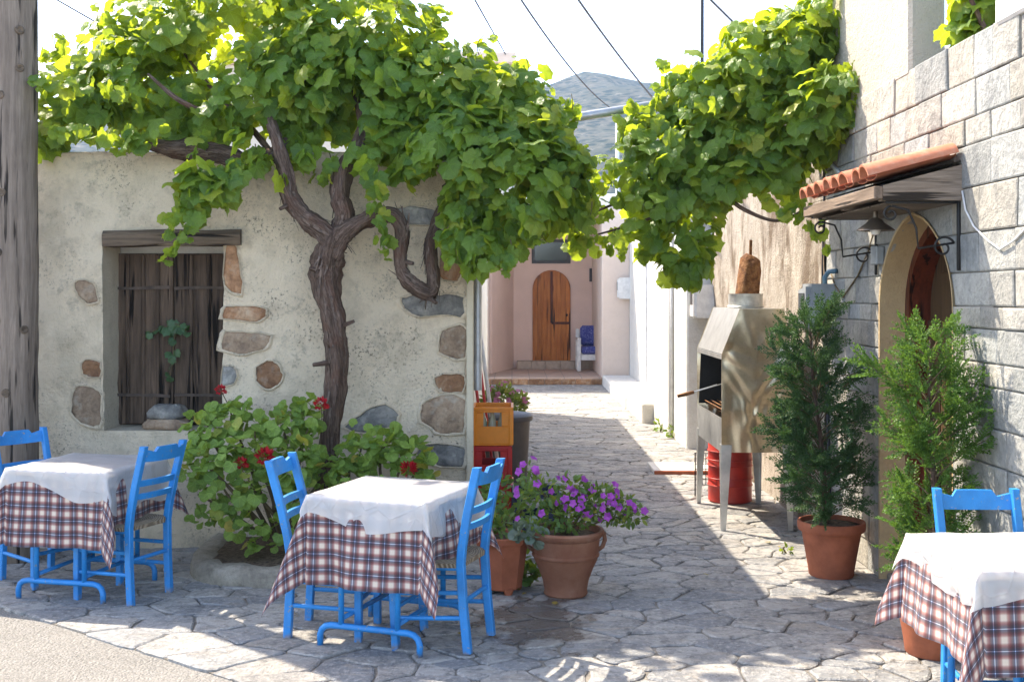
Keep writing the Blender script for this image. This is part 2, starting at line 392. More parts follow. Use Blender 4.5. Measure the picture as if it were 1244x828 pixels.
    base = m.ramp(ri, [(0, (.20, .205, .21)), (.3, (.285, .285, .28)), (.6, (.345, .33, .305)), (.8, (.39, .365, .33)), (1, (.25, .235, .215))])
    a = m.noise(5, 7, .68, dist=.8); b = m.noise(34, 5, .7); cl = m.noise(3.2, 5, .6, m.pos((1, 3, 1)), 1.5)
    c = m.mix(m.ramp(a, [(.33, .8), (.56, 0)]), base, (.13, .13, .13)); c = m.mix(m.ramp(b, [(.5, 0), (.72, .75)]), c, (.52, .49, .44)); c = m.mix(m.ramp(m.noise(16, 6, .7), [(.36, .7), (.47, 0)]), c, (.11, .105, .10))
    c = m.mix(m.ramp(cl, [(.55, 0), (.7, .5)]), c, (.38, .32, .25))
    pos = m.n('ShaderNodeNewGeometry').outputs['Position']; sx = m.n('ShaderNodeSeparateXYZ'); m.l(pos, sx.inputs[0])
    wx = m.math('DIVIDE', m.math('SUBTRACT', sx.outputs[0], .12), .42); wy = m.math('DIVIDE', m.math('SUBTRACT', sx.outputs[1], 6.05), .62)
    d = m.math('SQRT', m.math('ADD', m.math('MULTIPLY', wx, wx), m.math('MULTIPLY', wy, wy)))
    d = m.math('ADD', d, m.math('MULTIPLY', m.math('SUBTRACT', m.noise(4.5, 4, .6), .5), 2.6))
    wet = m.ramp(d, [(.55, 1), (.75, 0)]); c = m.mix(m.math('MULTIPLY', wet, .75), c, (.075, .06, .05))
    FLAG = m.done(c, m.math('SUBTRACT', .72, m.math('MULTIPLY', wet, .45)), m.bump(m.math('ADD', a, m.math('MULTIPLY', b, .4)), .9, .035), spec=.35)
    m = Mat('paving_mortar'); a = m.noise(11, 6, .7); b = m.noise(70, 4, .7)
    c = m.ramp(a, [(.3, (.15, .13, .11)), (.5, (.24, .215, .18)), (.75, (.34, .31, .265))]); c = m.mix(m.ramp(b, [(.5, 0), (.7, .5)]), c, (.12, .10, .085))
    FLAGMORT = m.done(c, .95, m.bump(m.math('ADD', a, b), .7, .02), spec=.15)
    m = Mat('worn_road'); a = m.noise(1.6, 5, .6); b = m.voro(75); bc = m.voro(75, out='Color'); g = m.noise(120, 3, .7)
    c = m.mix(m.ramp(a, [(.35, 0), (.7, 1)]), (.27, .255, .23), (.21, .20, .18))
    c = m.mix(m.ramp(m.math('MULTIPLY', bc, 1.0), [(.2, 0), (.9, .6)]), c, (.38, .36, .33)); c = m.mix(m.ramp(g, [(.5, 0), (.65, .6)]), c, (.12, .11, .10))
    ROADM = m.done(c, .95, m.bump(m.math('SUBTRACT', g, b), .9, .012), spec=.2)
    m = Mat('blue_dotted_fabric'); v = m.voro(34, m.pos(obj=True)); c = m.mix(m.ramp(v, [(.28, 1), (.36, 0)]), (.06, .07, .27), (.25, .27, .5)); CUSHION = m.done(c, .9)
    m = Mat('window_glass'); GLASS = m.done((.05, .055, .06), .12, spec=.6)
    m = Mat('scrub_hillside'); a = m.noise(.035, 8, .7); b = m.noise(.22, 6, .75); v = m.voro(.24)
    c = m.mix(m.ramp(a, [(.4, 0), (.6, 1)]), (.10, .09, .065), (.055, .06, .04))
    c = m.mix(m.ramp(v, [(.35, 1), (.55, 0)]), c, (.014, .022, .012)); c = m.mix(m.ramp(b, [(.55, 0), (.72, .7)]), c, (.26, .24, .20))
    HILLM = m.done(c, .95, spec=.1)
    m = Mat('terrace_tile'); bk = m.n('ShaderNodeTexBrick'); bk.offset = 0; m.l(m.pos(), bk.inputs[0]); bk.inputs['Color1'].default_value = (.50, .36, .28, 1); bk.inputs['Color2'].default_value = (.46, .33, .26, 1)
    bk.inputs['Mortar'].default_value = (.3, .24, .2, 1); bk.inputs['Scale'].default_value = 1; bk.inputs['Brick Width'].default_value = .33; bk.inputs['Row Height'].default_value = .33; bk.inputs['Mortar Size'].default_value = .008
    TERRM = m.done(bk.outputs[0], .6)
    KERBM = stone_mat('kerb_concrete', [(.17, .145, .115), (.27, .24, .19), (.36, .32, .26)], 6, .9)
    m = Mat('rusted_clay'); a = m.noise(24, 6, .7); RUST = m.done(m.ramp(a, [(.3, (.07, .03, .015)), (.5, (.24, .10, .035)), (.75, (.40, .22, .10))]), .95, m.bump(a, 1.0, .03))
_()
VLEAF = leaf_mat('vine_leaf', (.06, .16, .035), (.18, .31, .045), (.42, .44, .05), .54, .4, .82, (.60, .70, .03), True)
GLEAF = leaf_mat('geranium_leaf', (.10, .20, .04), (.25, .38, .07), (.50, .33, .06), .35, .55, .93, None, True)
JLEAF = leaf_mat('juniper_dark', (.03, .085, .028), (.08, .165, .05), None, .2, .6, tcol=(.12, .25, .04))
JLEAF2 = leaf_mat('juniper_light', (.05, .13, .025), (.12, .25, .045), None, .3, .6, tcol=(.25, .42, .04))
PLEAF = leaf_mat('pot_plant_leaf', (.04, .10, .025), (.11, .21, .05), (.40, .34, .05), .35, .5, .95)
SLEAF = leaf_mat('succulent_leaf', (.10, .15, .11), (.22, .26, .19), None, .1, .6)
PURPLE = leaf_mat('purple_petal', (.33, .04, .36), (.50, .09, .50), None, .3, .6, tcol=(.5, .08, .5))
REDPET = leaf_mat('red_petal', (.38, .004, .014), (.52, .008, .02), None, .25, .6, tcol=(.6, .02, .02))
PINKPET = leaf_mat('pink_petal', (.45, .10, .22), (.55, .2, .32), None, .25, .6, tcol=(.6, .2, .3))
# ================================================================== setting
HUT_Y = 7.75; HUT_X = -0.27; HUT_Z = 2.66
def wallx(Y): return 2.29 - 0.0114 * Y          # face of the ashlar wall

g = MB().add([(-760, -60, -.014), (760, -60, -.014), (760, 980, -.014), (-760, 980, -.014)], [(0, 1, 2, 3)])
struct(obj('ground', g, ROADM))
# hill: one terrain sheet behind the village
def hill_h(x, y):
    t = max(0, min(1, (y - 120) / 540.0)); t = t * t * (3 - 2 * t)
    ridge = 119 + 10 * math.sin(x * .011 + .9) - .00012 * (x - 25) ** 2 + 14 * nz(x * .006, 3.1) + 5 * nz(x * .025, 7.7)
    back = max(0, (y - 660) / 260.0)
    return max(-2, t * ridge * (1 - .8 * back * back) * (.86 + .14 * nz(x * .012, y * .012, 2)) + 9 * t * nz(x * .02, y * .02) + 2.5 * t * nz(x * .09, y * .09) - 1)
h = MB(); NX, NY = 150, 84
for j in range(NY + 1):
    for i in range(NX + 1):
        x = -680 + 1360 * i / NX; y = 110 + 800 * j / NY
        h.v.append((x, y, hill_h(x, y)))
for j in range(NY):
    for i in range(NX):
        a = j * (NX + 1) + i; h.f.append((a, a + 1, a + NX + 2, a + NX + 1))
struct(obj('hills', h, HILLM, smooth=True))

# ---------------------------------------------------------------- flagstone paving
E0 = gp(0, 735); E1 = gp(300, 828); ED = (E1 - E0).normalized(); EN = Vector((-ED.y, ED.x, 0))   # road edge; EN points to the paving
if EN.y < 0: EN = -EN
def inside_edge(p): return (Vector((p[0], p[1], 0)) - E0).dot(EN)
base_poly = [E0 - ED * 6, E0 + ED * 6.5, Vector((4.5, 1.6, 0)), Vector((4.5, 23, 0)), Vector((-6, 23, 0))]
pv = MB().add([(p.x, p.y, -.010) for p in base_poly], [tuple(range(5))])
paving = struct(obj('paving', pv, FLAGMORT, fix=True))
sites = []
random.seed(21)
def site_ok(p):
    if inside_edge(p) < .04: return False
    if p[1] > HUT_Y + .25 and p[0] < HUT_X - .15: return False
    if p[0] > wallx(p[1]) + .25 and p[1] > 3.3: return False
    if p[1] > 22.2 or p[1] < 3.0 or p[0] < -4.6: return False
    return True
tries = 0
while tries < 14000:
    tries += 1
    p = (rnd(-4.6, 3.2), rnd(3.0, 22.3))
    if not site_ok(p): continue
    e = inside_edge(p)
    dmin = random.choice((.11, .17, .23, .29, .36)) * (1.0 + .4 * nz(p[0] * .8, p[1] * .8)) + (.10 if e < .5 else 0) + (.06 if p[1] > 11 else 0)
    if all((p[0] - q[0]) ** 2 + ((p[1] - q[1]) * 1.35) ** 2 > dmin * dmin for q in sites): sites.append(p)
def clip(poly, n, d):                                  # keep n.p <= d
    out = []
    for i in range(len(poly)):
        a = poly[i]; b = poly[(i + 1) % len(poly)]
        da = n[0] * a[0] + n[1] * a[1] - d; db = n[0] * b[0] + n[1] * b[1] - d
        if da <= 0: out.append(a)
        if (da < 0 < db) or (db < 0 < da):
            t = da / (da - db); out.append((a[0] + (b[0] - a[0]) * t, a[1] + (b[1] - a[1]) * t))
    return out
def flag_mesh(mb, poly, s):
    cx = sum(p[0] for p in poly) / len(poly); cy = sum(p[1] for p in poly) / len(poly)
    pts = []
    for i in range(len(poly)):                         # knock corners, wobble long edges
        a = Vector(poly[i]); b = Vector(poly[(i + 1) % len(poly)]); L = (b - a).length
        if L < .02: continue
        k = rnd(.03, .10) if L > .12 else .25
        p = a.lerp(b, k); q = a.lerp(b, 1 - k); nrm = Vector((-(b - a).y, (b - a).x)) / L
        pts.append(p)
        if L > .14: pts.append(a.lerp(b, rnd(.4, .6)) + nrm * rnd(-.014, .012))
        if L > .3: pts.append(a.lerp(b, .72) + nrm * rnd(-.014, .010))
        pts.append(q)
    n = len(pts)
    if n < 4: return False
    top = rnd(-.002, .005); tx, ty = rnd(-.012, .012), rnd(-.012, .012)
    def ring(k, dz): return [(cx + (p.x - cx) * k, cy + (p.y - cy) * k, top + dz + tx * (p.x - cx) + ty * (p.y - cy)) for p in pts]
    r = max(.1, math.sqrt(abs(sum(poly[i][0] * poly[(i + 1) % len(poly)][1] - poly[(i + 1) % len(poly)][0] * poly[i][1] for i in range(len(poly)))) / 2) / 2)
    v = ring(1, -.03) + ring(1, -.006) + ring(1 - .010 / r, 0)
    f = [(i, (i + 1) % n, n + (i + 1) % n, n + i) for i in range(n)] + [(n + i, n + (i + 1) % n, 2 * n + (i + 1) % n, 2 * n + i) for i in range(n)] + [tuple(2 * n + i for i in range(n))]
    mb.add(v, f); return True
cells = []
AX = .74
for i, p0_ in enumerate(sites):
    p = (p0_[0] * AX, p0_[1])
    poly = [(p[0] - .6, p[1] - .6), (p[0] + .6, p[1] - .6), (p[0] + .6, p[1] + .6), (p[0] - .6, p[1] + .6)]
    for j, q in enumerate(sites):
        if i == j or abs(q[1] - p0_[1]) > 1.4: continue
        q = (q[0] * AX, q[1])
        dx, dy = q[0] - p[0], q[1] - p[1]; D = math.hypot(dx, dy)
        if D > 1.4: continue
        n = (dx / D, dy / D); gap = rnd(.002, .007)
        poly = clip(poly, n, n[0] * p[0] + n[1] * p[1] + D / 2 - gap)
        if len(poly) < 3: break
    poly = [(a / AX, b_) for a, b_ in poly]; p = p0_
    if len(poly) >= 3:
        m0 = -EN; poly = clip(poly, (m0.x, m0.y), m0.dot(E0) + .03 * nz(p[0] * 5, p[1] * 5))
    if len(poly) >= 3: cells.append((p[1] ** 2, poly, p))
vis = [c for c in cells if c[2][1] > 4.4 and abs(c[2][0] / c[2][1] * F) < 660]; vis.sort(key=lambda c: c[0])
single = set(id(c) for c in vis[:295]); rest = MB()
for c in cells:
    if id(c) in single:
        mb = MB()
        if flag_mesh(mb, c[1], 1): obj('flagstone', mb, FLAG, paving)
    else: flag_mesh(rest, c[1], 1)
stuff(obj('far_flagstones', rest, FLAG, paving))

# ---------------------------------------------------------------- hut
hut = thing('stone_hut', 'old cream plastered stone hut with shuttered window under the grapevine', 'building', (HUT_X, HUT_Y, 0))
WX0, WX1, WZ0, WZ1 = -2.752, -1.945, .785, 2.04        # window opening
def lin(a, b, st):
    n = max(1, int(round((b - a) / st))); return [a + (b - a) * i / n for i in range(n)]
xs = lin(-6, WX0, .055) + lin(WX0, WX1, .05) + lin(WX1, HUT_X, .05) + [HUT_X]
zs = lin(-.05, WZ0, .05) + lin(WZ0, WZ1, .05) + lin(WZ1, HUT_Z, .05) + [HUT_Z]
w = MB(); nx_, nz_ = len(xs), len(zs)
def wall_y(x, z): return HUT_Y + .036 * nz(x * 1.7, z * 1.7) + .018 * nz(x * 6, z * 6, 4) + .006 * nz(x * 17, z * 17, 9)
for z in zs:
    for x in xs:
        jx = .016 * nz(x * 4, z * 6, 3) if (WX0 - .01 < x < WX1 + .01) else 0
        zt = .035 * nz(x * 2.1, 5) + .02 * nz(x * 7, 2) if z == HUT_Z else 0
        e = .03 if x == HUT_X else 0
        w.v.append((x + jx - (.015 * nz(z * 4, 8) + .015 if x == HUT_X else 0), wall_y(x, z) + e, z + zt))
for j in range(nz_ - 1):
    for i in range(nx_ - 1):
        if WX0 - 1e-6 <= xs[i] < WX1 - 1e-6 and WZ0 - 1e-6 <= zs[j] < WZ1 - 1e-6: continue
        a = j * nx_ + i; w.f.append((a, a + 1, a + nx_ + 1, a + nx_))
def strip(mb, idx, dy, dz=0.0, dx=0.0):                 # push an edge loop back into the wall
    o = len(mb.v)
    for i in idx: x, y, z = mb.v[i]; mb.v.append((x + dx, y + dy, z + dz))
    for k in range(len(idx) - 1): mb.f.append((idx[k], o + k, o + k + 1, idx[k + 1]))
ix0 = min(range(nx_), key=lambda i: abs(xs[i] - WX0)); ix1 = min(range(nx_), key=lambda i: abs(xs[i] - WX1))
iz0 = min(range(nz_), key=lambda i: abs(zs[i] - WZ0)); iz1 = min(range(nz_), key=lambda i: abs(zs[i] - WZ1))
strip(w, [j * nx_ + nx_ - 1 for j in range(nz_)], .38)
strip(w, [(nz_ - 1) * nx_ + i for i in range(nx_)], 1.0)
front = obj('wall', w, HUT_PL, hut, smooth=True, fix=False)
rv = MB()
def reveal(idx):
    o = len(rv.v)
    for i in idx: rv.v.append(tuple(w.v[i]))
    for k in range(5):
        for i in idx: x, y, z = w.v[i]; rv.v.append((x + .006 * nz(x * 9, z * 9, k), y + .35 * (k + 1) / 5, z + .006 * nz(z * 8, x * 8, k)))
    n = len(idx)
    for k in range(5):
        for i in range(n - 1): rv.f.append((o + k * n + i, o + k * n + i + 1, o + (k + 1) * n + i + 1, o + (k + 1) * n + i))
reveal([j * nx_ + ix0 for j in range(iz0, iz1 + 1)]); reveal([j * nx_ + ix1 for j in range(iz0, iz1 + 1)][::-1])
reveal([iz0 * nx_ + i for i in range(ix0, ix1 + 1)][::-1]); reveal([iz1 * nx_ + i for i in range(ix0, ix1 + 1)])
obj('window_reveal', rv, REVEAL, hut, smooth=True)
HUT_END = 17.3
b = MB(); b.box(-6, HUT_X - .10, HUT_Y + .37, HUT_END, -.05, HUT_Z - .06, .02); obj('side_wall', b, WHITE_PL, hut)
b = MB(); b.box(-6.1, HUT_X - .005, HUT_Y + .06, HUT_END + .05, HUT_Z - .10, HUT_Z + .01, .02); obj('roof', b, HUT_PL, hut)
# stones showing through the plaster
def wall_stone(pts, mat, proud=.012, seed=0, name='wall_stone', parent=front, at=None):
    P = [px(x, y, HUT_Y) for x, y in pts]; cx = sum(p.x for p in P) / len(P); cz = sum(p.z for p in P) / len(P)
    Q = [(p.x, p.z) for p in P]
    for _k in range(2):                                # cut the corners, then roughen the outline
        Q = [t for i in range(len(Q)) for t in ((Q[i][0] * .9 + Q[(i + 1) % len(Q)][0] * .1, Q[i][1] * .9 + Q[(i + 1) % len(Q)][1] * .1), (Q[i][0] * .45 + Q[(i + 1) % len(Q)][0] * .55, Q[i][1] * .45 + Q[(i + 1) % len(Q)][1] * .55))]
    loop = [(x + .014 * nz(x * 13, z * 13, seed) + .008 * nz(x * 40, z * 40, seed), z + .014 * nz(z * 13, x * 13, seed + 5) + .008 * nz(z * 40, x * 40, seed + 7)) for x, z in Q]
    n = len(loop); mb = MB()
    for k, d in ((1.04, .05), (1.0, .006), (.95, -proud * .7), (.75, -proud), (.4, -proud * 1.05)):
        for x, z in loop:
            X = cx + (x - cx) * k; Z = cz + (z - cz) * k
            mb.v.append((X, wall_y(X, Z) + d + (.013 * nz(X * 14, Z * 14, seed) + .006 * nz(X * 40, Z * 40, seed) if k < 1 else 0), Z))
    mb.v.append((cx, wall_y(cx, cz) - proud * 1.05 + .012 * nz(cx * 14, cz * 14, seed), cz))
    for r in range(4):
        for i in range(n): mb.f.append((r * n + i, r * n + (i + 1) % n, (r + 1) * n + (i + 1) % n, (r + 1) * n + i))
    for i in range(n): mb.f.append((4 * n + i, 4 * n + (i + 1) % n, 5 * n))
    lp = MB()                                          # ragged plaster edge the stone is bedded in
    for k, d in ((1.16, .010), (1.10, -.010), (1.03, -.020), (.965, -.014), (.93, .006)):
        for i, (x, z) in enumerate(loop):
            kk = 1 + (k - 1) * (1 + .5 * nz(x * 22, z * 22, seed + k)); X = cx + (x - cx) * kk; Z = cz + (z - cz) * kk
            lp.v.append((X, wall_y(X, Z) + d + .006 * nz(X * 30, Z * 30, seed), Z))
    for r in range(4):
        for i in range(n): lp.f.append((r * n + i, r * n + (i + 1) % n, (r + 1) * n + (i + 1) % n, (r + 1) * n + i))
    obj('plaster_lip', lp, HUT_PL, parent, smooth=True, fix=True)
    return obj(name, mb, mat, parent, smooth=True, fix=True)
WS = [
 ([(88, 343), (100, 339), (112, 342), (119, 350), (120, 366), (109, 369), (96, 361)], ST_BROWN),
 ([(101, 436), (123, 437), (124, 458), (100, 458)], ST_ORANGE),
 ([(88, 470), (108, 468), (123, 474), (123, 520), (104, 517), (86, 506)], ST_BROWN),
 ([(272, 297), (287, 296), (291, 325), (297, 357), (272, 356)], ST_ORANGE),
 ([(269, 372), (300, 370), (322, 374), (326, 384), (318, 390), (269, 389)], ST_ORANGE),
 ([(268, 402), (300, 403), (333, 406), (326, 420), (303, 431), (268, 427)], ST_BROWN),
 ([(269, 445), (284, 443), (289, 455), (283, 466), (269, 470)], ST_GREY),
 ([(310, 446), (322, 438), (338, 440), (345, 453), (342, 466), (328, 473), (312, 466)], ST_ORANGE),
 ([(478, 255), (500, 250), (531, 252), (531, 275), (500, 274), (480, 270)], ST_GREY),
 ([(535, 303), (548, 300), (561, 308), (561, 342), (534, 343)], ST_ORANGE),
 ([(484, 362), (510, 356), (540, 358), (566, 357), (566, 384), (535, 383), (515, 386), (490, 378)], ST_GREY),
 ([(535, 402), (548, 395), (567, 394), (567, 432), (560, 438), (534, 430)], ST_BROWN),
 ([(524, 462), (538, 453), (566, 453), (566, 476), (535, 478)], ST_ORANGE),
 ([(510, 492), (530, 479), (566, 479), (566, 525), (540, 529), (511, 516)], ST_BROWN),
 ([(416, 522), (440, 500), (468, 488), (486, 502), (480, 516), (450, 527)], ST_GREY),
 ([(505, 543), (525, 536), (566, 540), (566, 567), (530, 566), (508, 557)], ST_GREY),
]
for k, (p, m) in enumerate(WS): wall_stone(p, m, .012, k * 3.7)
# lintel
lb = MB(); pts = [px(126, 290, HUT_Y - .01), px(165, 289, HUT_Y - .012), px(205, 287, HUT_Y - .012), px(250, 289, HUT_Y - .012), px(293, 288, HUT_Y - .01)]
lv = MB()
for i, p in enumerate(pts):
    hz = .052 * (1 + .18 * nz(p.x * 5, 3)); hd = .06
    for dy, dz in ((-hd * .5, -hz), (-hd * .62, -hz * .3), (-hd * .6, hz * .5), (-hd * .3, hz), (.2, hz), (.2, -hz)): lv.v.append((p.x, p.y + dy + .012 * nz(p.x * 9, dz * 40), p.z + dz))
for i in range(len(pts) - 1):
    for k in range(6): a = i * 6 + k; c = i * 6 + (k + 1) % 6; lv.f.append((a, c, c + 6, a + 6))
lv.f.append(tuple(range(6))[::-1]); lv.f.append(tuple(range(24, 30)))
obj('lintel', lv, WOOD_LINT, hut, fix=True)
# shutters: boards, cover strips, straps
SY = HUT_Y + .31
def shutter(x0, x1, seed):
    random.seed(seed); z0, z1 = WZ0 + .005, WZ1 - .05
    bk = MB(); bk.box(x0, x1, SY + .022, SY + .035, z0, z1, .002); s = obj('shutter', bk, WOOD_SHUT, hut)
    n = 4; cuts = [x0 + (x1 - x0) * (i + (rnd(-.08, .08) if 0 < i < n else 0)) / n for i in range(n + 1)]
    for i in range(n):
        pb = MB(); d = rnd(-.004, .004); pb.box(cuts[i] + .003, cuts[i + 1] - .003, SY + d, SY + .0215, z0 + rnd(0, .012), z1 - rnd(0, .01), .004); obj('plank', pb, WOOD_SHUT, s)
    for i in range(1, n):
        pb = MB(); pb.box(cuts[i] - .013, cuts[i] + .013, SY - .016, SY - .0045, z0 + .01, z1 - .01, .004); obj('cover_strip', pb, WOOD_SHUT, s)
    for zz, t in ((z1 - .245, .008), (z0 + .215, -.01)):
        pb = MB(); n2 = 6
        for k in range(n2 + 1):
            x = x0 + .005 + (x1 - x0 - .02) * k / n2; hh = .010 + .005 * nz(x * 11, zz); zc = zz + t * k / n2 + .006 * nz(x * 7, zz + 3)
            for y, z in ((SY - .024, zc - hh), (SY - .024, zc + hh), (SY - .015, zc + hh), (SY - .015, zc - hh)): pb.v.append((x, y, z))
        for k in range(n2):
            for q in range(4): a = k * 4 + q; c = k * 4 + (q + 1) % 4; pb.f.append((a, c, c + 4, a + 4))
        obj('strap', pb, STRAP, s, fix=True)
xm = px(211, 0, SY).x
shutter(WX0 - .03, xm - .004, 3); shutter(xm + .004, WX1 + .08, 4)
# corner board, downpipe and door edge at the alley corner
cb = MB(); cb.box(HUT_X - .035, HUT_X + .012, HUT_Y - .035, HUT_Y + .01, .0, 2.35, .006); obj('corner_board', cb, plaster('cream_board', (.62, .54, .40), (.4, .34, .25), .3, .3), hut)
dp = MB(); dp.tube([(HUT_X + .035, HUT_Y + .12, 1.05), (HUT_X + .035, HUT_Y + .12, 2.62)], .03, 10); obj('downpipe', dp, GALV, hut, auto=40)
# loose stones on the sill
def boulder(name, c, s, mat, label, seed, group=None, rz=0):
    mb = MB(); bm = bmesh.new(); bmesh.ops.create_icosphere(bm, subdivisions=3, radius=1)
    for v in bm.verts:
        p = v.co.normalized(); q = Vector([math.copysign(abs(t) ** .62, t) for t in p])
        k = 1 + .22 * nz(p.x * 1.6 + seed, p.y * 1.6, p.z * 1.6) + .07 * nz(p.x * 5, p.y * 5 + seed, p.z * 5)
        v.co = Vector((q.x * s[0] * k, q.y * s[1] * k, max(-s[2] * .85, q.z * s[2] * k)))
    me = bpy.data.meshes.new(name); bm.to_mesh(me); bm.free(); me.materials.append(mat)
    me.polygons.foreach_set('use_smooth', [True] * len(me.polygons))
    o = bpy.data.objects.new(name, me); COL.objects.link(o); o.location = c; o.rotation_euler = (0, 0, rz)
    return tag(o, label, 'stone', group) if label else o
s0 = px(202, 519, HUT_Y + .1); boulder('flat_stone', (s0.x, HUT_Y + .12, WZ0 + .035), (.155, .10, .042), ST_BROWN, 'flat brown stone lying on the hut window sill', 2.2)
boulder('grey_stone', (s0.x + .005, HUT_Y + .12, WZ0 + .115), (.12, .085, .055), ST_GREY, 'pale grey stone resting on a flat stone on the window sill', 5.1)

# ---------------------------------------------------------------- ashlar house on the right
house = thing('ashlar_house', 'grey squared stone house with pointed arch doorway and tiled porch roof', 'building', (2.3, 6.3, 0))
DY0, DY1, DAP, DSP = 5.80, 6.90, 2.14, 1.62; DC = (DY0 + DY1) / 2
def arch_half(z):
    if z <= DSP: return (DY1 - DY0) / 2
    if z >= DAP: return 0.0
    t = (z - DSP) / (DAP - DSP); return (DY1 - DY0) / 2 * (1 - t ** 2.1) ** .66
TOPZ = 2.95; FAR = 8.06; NEAR = 3.4
def wall_poly(mb, pts, x_off, thick):                   # polygon in (Y,z) standing on the wall plane
    n = len(pts); v = [(wallx(y) + x_off, y, z) for y, z in pts] + [(wallx(y) + x_off + thick, y, z) for y, z in pts]
    return v
bk = MB()
def strip_poly(pl):                                    # backing built from quads around the doorway
    n = len(pl); o = len(bk.v)
    for y, z in pl: bk.v.append((wallx(y) + .014, y, z))
    for y, z in pl: bk.v.append((wallx(y) + .40, y, z))
    bk.f.append(tuple(o + i for i in range(n))); bk.f.append(tuple(o + n + i for i in range(n))[::-1])
    for i in range(n): j = (i + 1) % n; bk.f.append((o + i, o + n + i, o + n + j, o + j))
strip_poly([(NEAR, -.05), (DY0, -.05), (DY0, TOPZ - .01), (NEAR, TOPZ - .01)])
strip_poly([(DY1, -.05), (FAR, -.05), (FAR, TOPZ - .01), (DY1, TOPZ - .01)])
AN = 12; az = [DSP + (DAP - DSP) * (i / AN) for i in range(AN + 1)]
for i in range(AN):
    za, zb = az[i], az[i + 1]
    strip_poly([(DY0, za), (DC - arch_half(za), za), (DC - arch_half(zb), zb), (DY0, zb)])
    strip_poly([(DC + arch_half(za), za), (DY1, za), (DY1, zb), (DC + arch_half(zb), zb)])
strip_poly([(DY0, DAP), (DY1, DAP), (DY1, TOPZ - .01), (DY0, TOPZ - .01)])
hw = obj('wall', bk, MORTAR, house, fix=True)
random.seed(5)
CZ = [0, .18, .36, .55, .72, .91, 1.08, 1.27, 1.38, 1.54, 1.644, 1.81, 2.0, 2.22, 2.43, 2.56, 2.74, 2.955]
def block(pts):
    n = len(pts); mb = MB(); cy = sum(p[0] for p in pts) / n; cz = sum(p[1] for p in pts) / n
    pr = rnd(-.006, .007); ta = rnd(-.02, .02); tb = rnd(-.03, .03)
    gap = .0022
    def ins(y, z, d):
        dy = y - cy; dz = z - cz
        return (y - math.copysign(min(d, abs(dy) * .5), dy), z - math.copysign(min(d, abs(dz) * .5), dz))
    rings = [(gap, .02), (gap + .001, .004), (gap + .008, 0)]
    for d, back in rings:
        for y, z in pts:
            q = ins(y, z, d); mb.v.append((wallx(q[0]) - .004 + pr + back + ta * (q[0] - cy) + tb * (q[1] - cz), q[0] + .003 * nz(q[1] * 20, q[0] * 3), q[1] + .003 * nz(q[0] * 20, q[1] * 3)))
    for r in range(2):
        for i in range(n): j = (i + 1) % n; mb.f.append((r * n + i, r * n + j, (r + 1) * n + j, (r + 1) * n + i))
    mb.f.append(tuple(2 * n + i for i in range(n)))
    obj('stone_block', mb, ASHLAR, hw, fix=True)
def run(y0, y1, z0, z1, e0=None, e1=None):
    ys = [y0]; h_ = z1 - z0
    while True:
        L = rnd(.17, .40) * (1.15 if h_ > .16 else .95)
        if ys[-1] + L > y1 - .14: break
        ys.append(ys[-1] + L)
    ys.append(y1)
    for a in range(len(ys) - 1):
        left = [(ys[a], z0), (ys[a], z1)]; right = [(ys[a + 1], z1), (ys[a + 1], z0)]
        if a == 0 and e0: left = e0
        if a == len(ys) - 2 and e1: right = e1
        block(left + right)
for k in range(len(CZ) - 1):
    z0, z1 = CZ[k], CZ[k + 1]
    if z0 >= DAP: run(NEAR + rnd(-.2, 0), FAR, z0, z1); continue
    zz = [z0 + (z1 - z0) * i / 4 for i in range(5)]
    a = [(DC - arch_half(z), z) for z in zz]; b_ = [(DC + arch_half(z), z) for z in zz]
    ymin = min(p[0] for p in a); ymax = max(p[0] for p in b_)
    run(NEAR + rnd(-.2, 0), ymin, z0, z1, None, a[::-1]); run(ymax, FAR, z0, z1, b_, None)
# reveal, frame and door leaf
def arch_pts(k=1.0, n=14, zadd=0.0):
    zs_ = [0, .6, 1.2] + [DSP + (DAP - DSP) * (i / n) for i in range(n + 1)]
    L = [(DC - arch_half(z) * k, z - (0 if z < DSP else (DAP - DSP) * (1 - k) * (z - DSP) / (DAP - DSP))) for z in zs_]
    Rr = [(2 * DC - y, z) for y, z in L[:-1]]
    return L + Rr[::-1]
def arch_strip(k0, x0, k1, x1):
    mb = MB(); A = arch_pts(k0); B = arch_pts(k1); n = len(A)
    mb.v = [(wallx(y) + x0, y, z) for y, z in A] + [(wallx(y) + x1, y, z) for y, z in B]
    mb.f = [(i, i + 1, n + i + 1, n + i) for i in range(n - 1)]; return mb
rev = arch_strip(1.03, -.012, 1.0, -.010); t = arch_strip(1.0, -.010, .99, .14); rev.add(t.v, t.f)
obj('door_reveal', rev, TAN_PL, house, smooth=True)
fr = arch_strip(.99, .14, .88, .14); t = arch_strip(.88, .14, .88, .29); fr.add(t.v, t.f)
fo = obj('door_frame', fr, WOOD_RED, house)
dl = MB(); A = arch_pts(.89); dl.v = [(wallx(y) + .27, y, z) for y, z in A]; dl.f = [tuple(range(len(A)))]
door = obj('door', dl, WOOD_DOOR, house, fix=True)
for i in range(5):
    y = DC - .40 + .2 * i; mb = MB(); mb.box(wallx(y) + .255, wallx(y) + .268, y - .092, y + .092, .03, 1.45 + (.38 if i in (1, 2, 3) else .1), .005); obj('plank', mb, WOOD_DOOR, door)
mb = MB(); mb.box(wallx(6) + .02, wallx(6) + .28, DY0, DY1, -.02, .04, .01); obj('threshold', mb, KERBM, house)
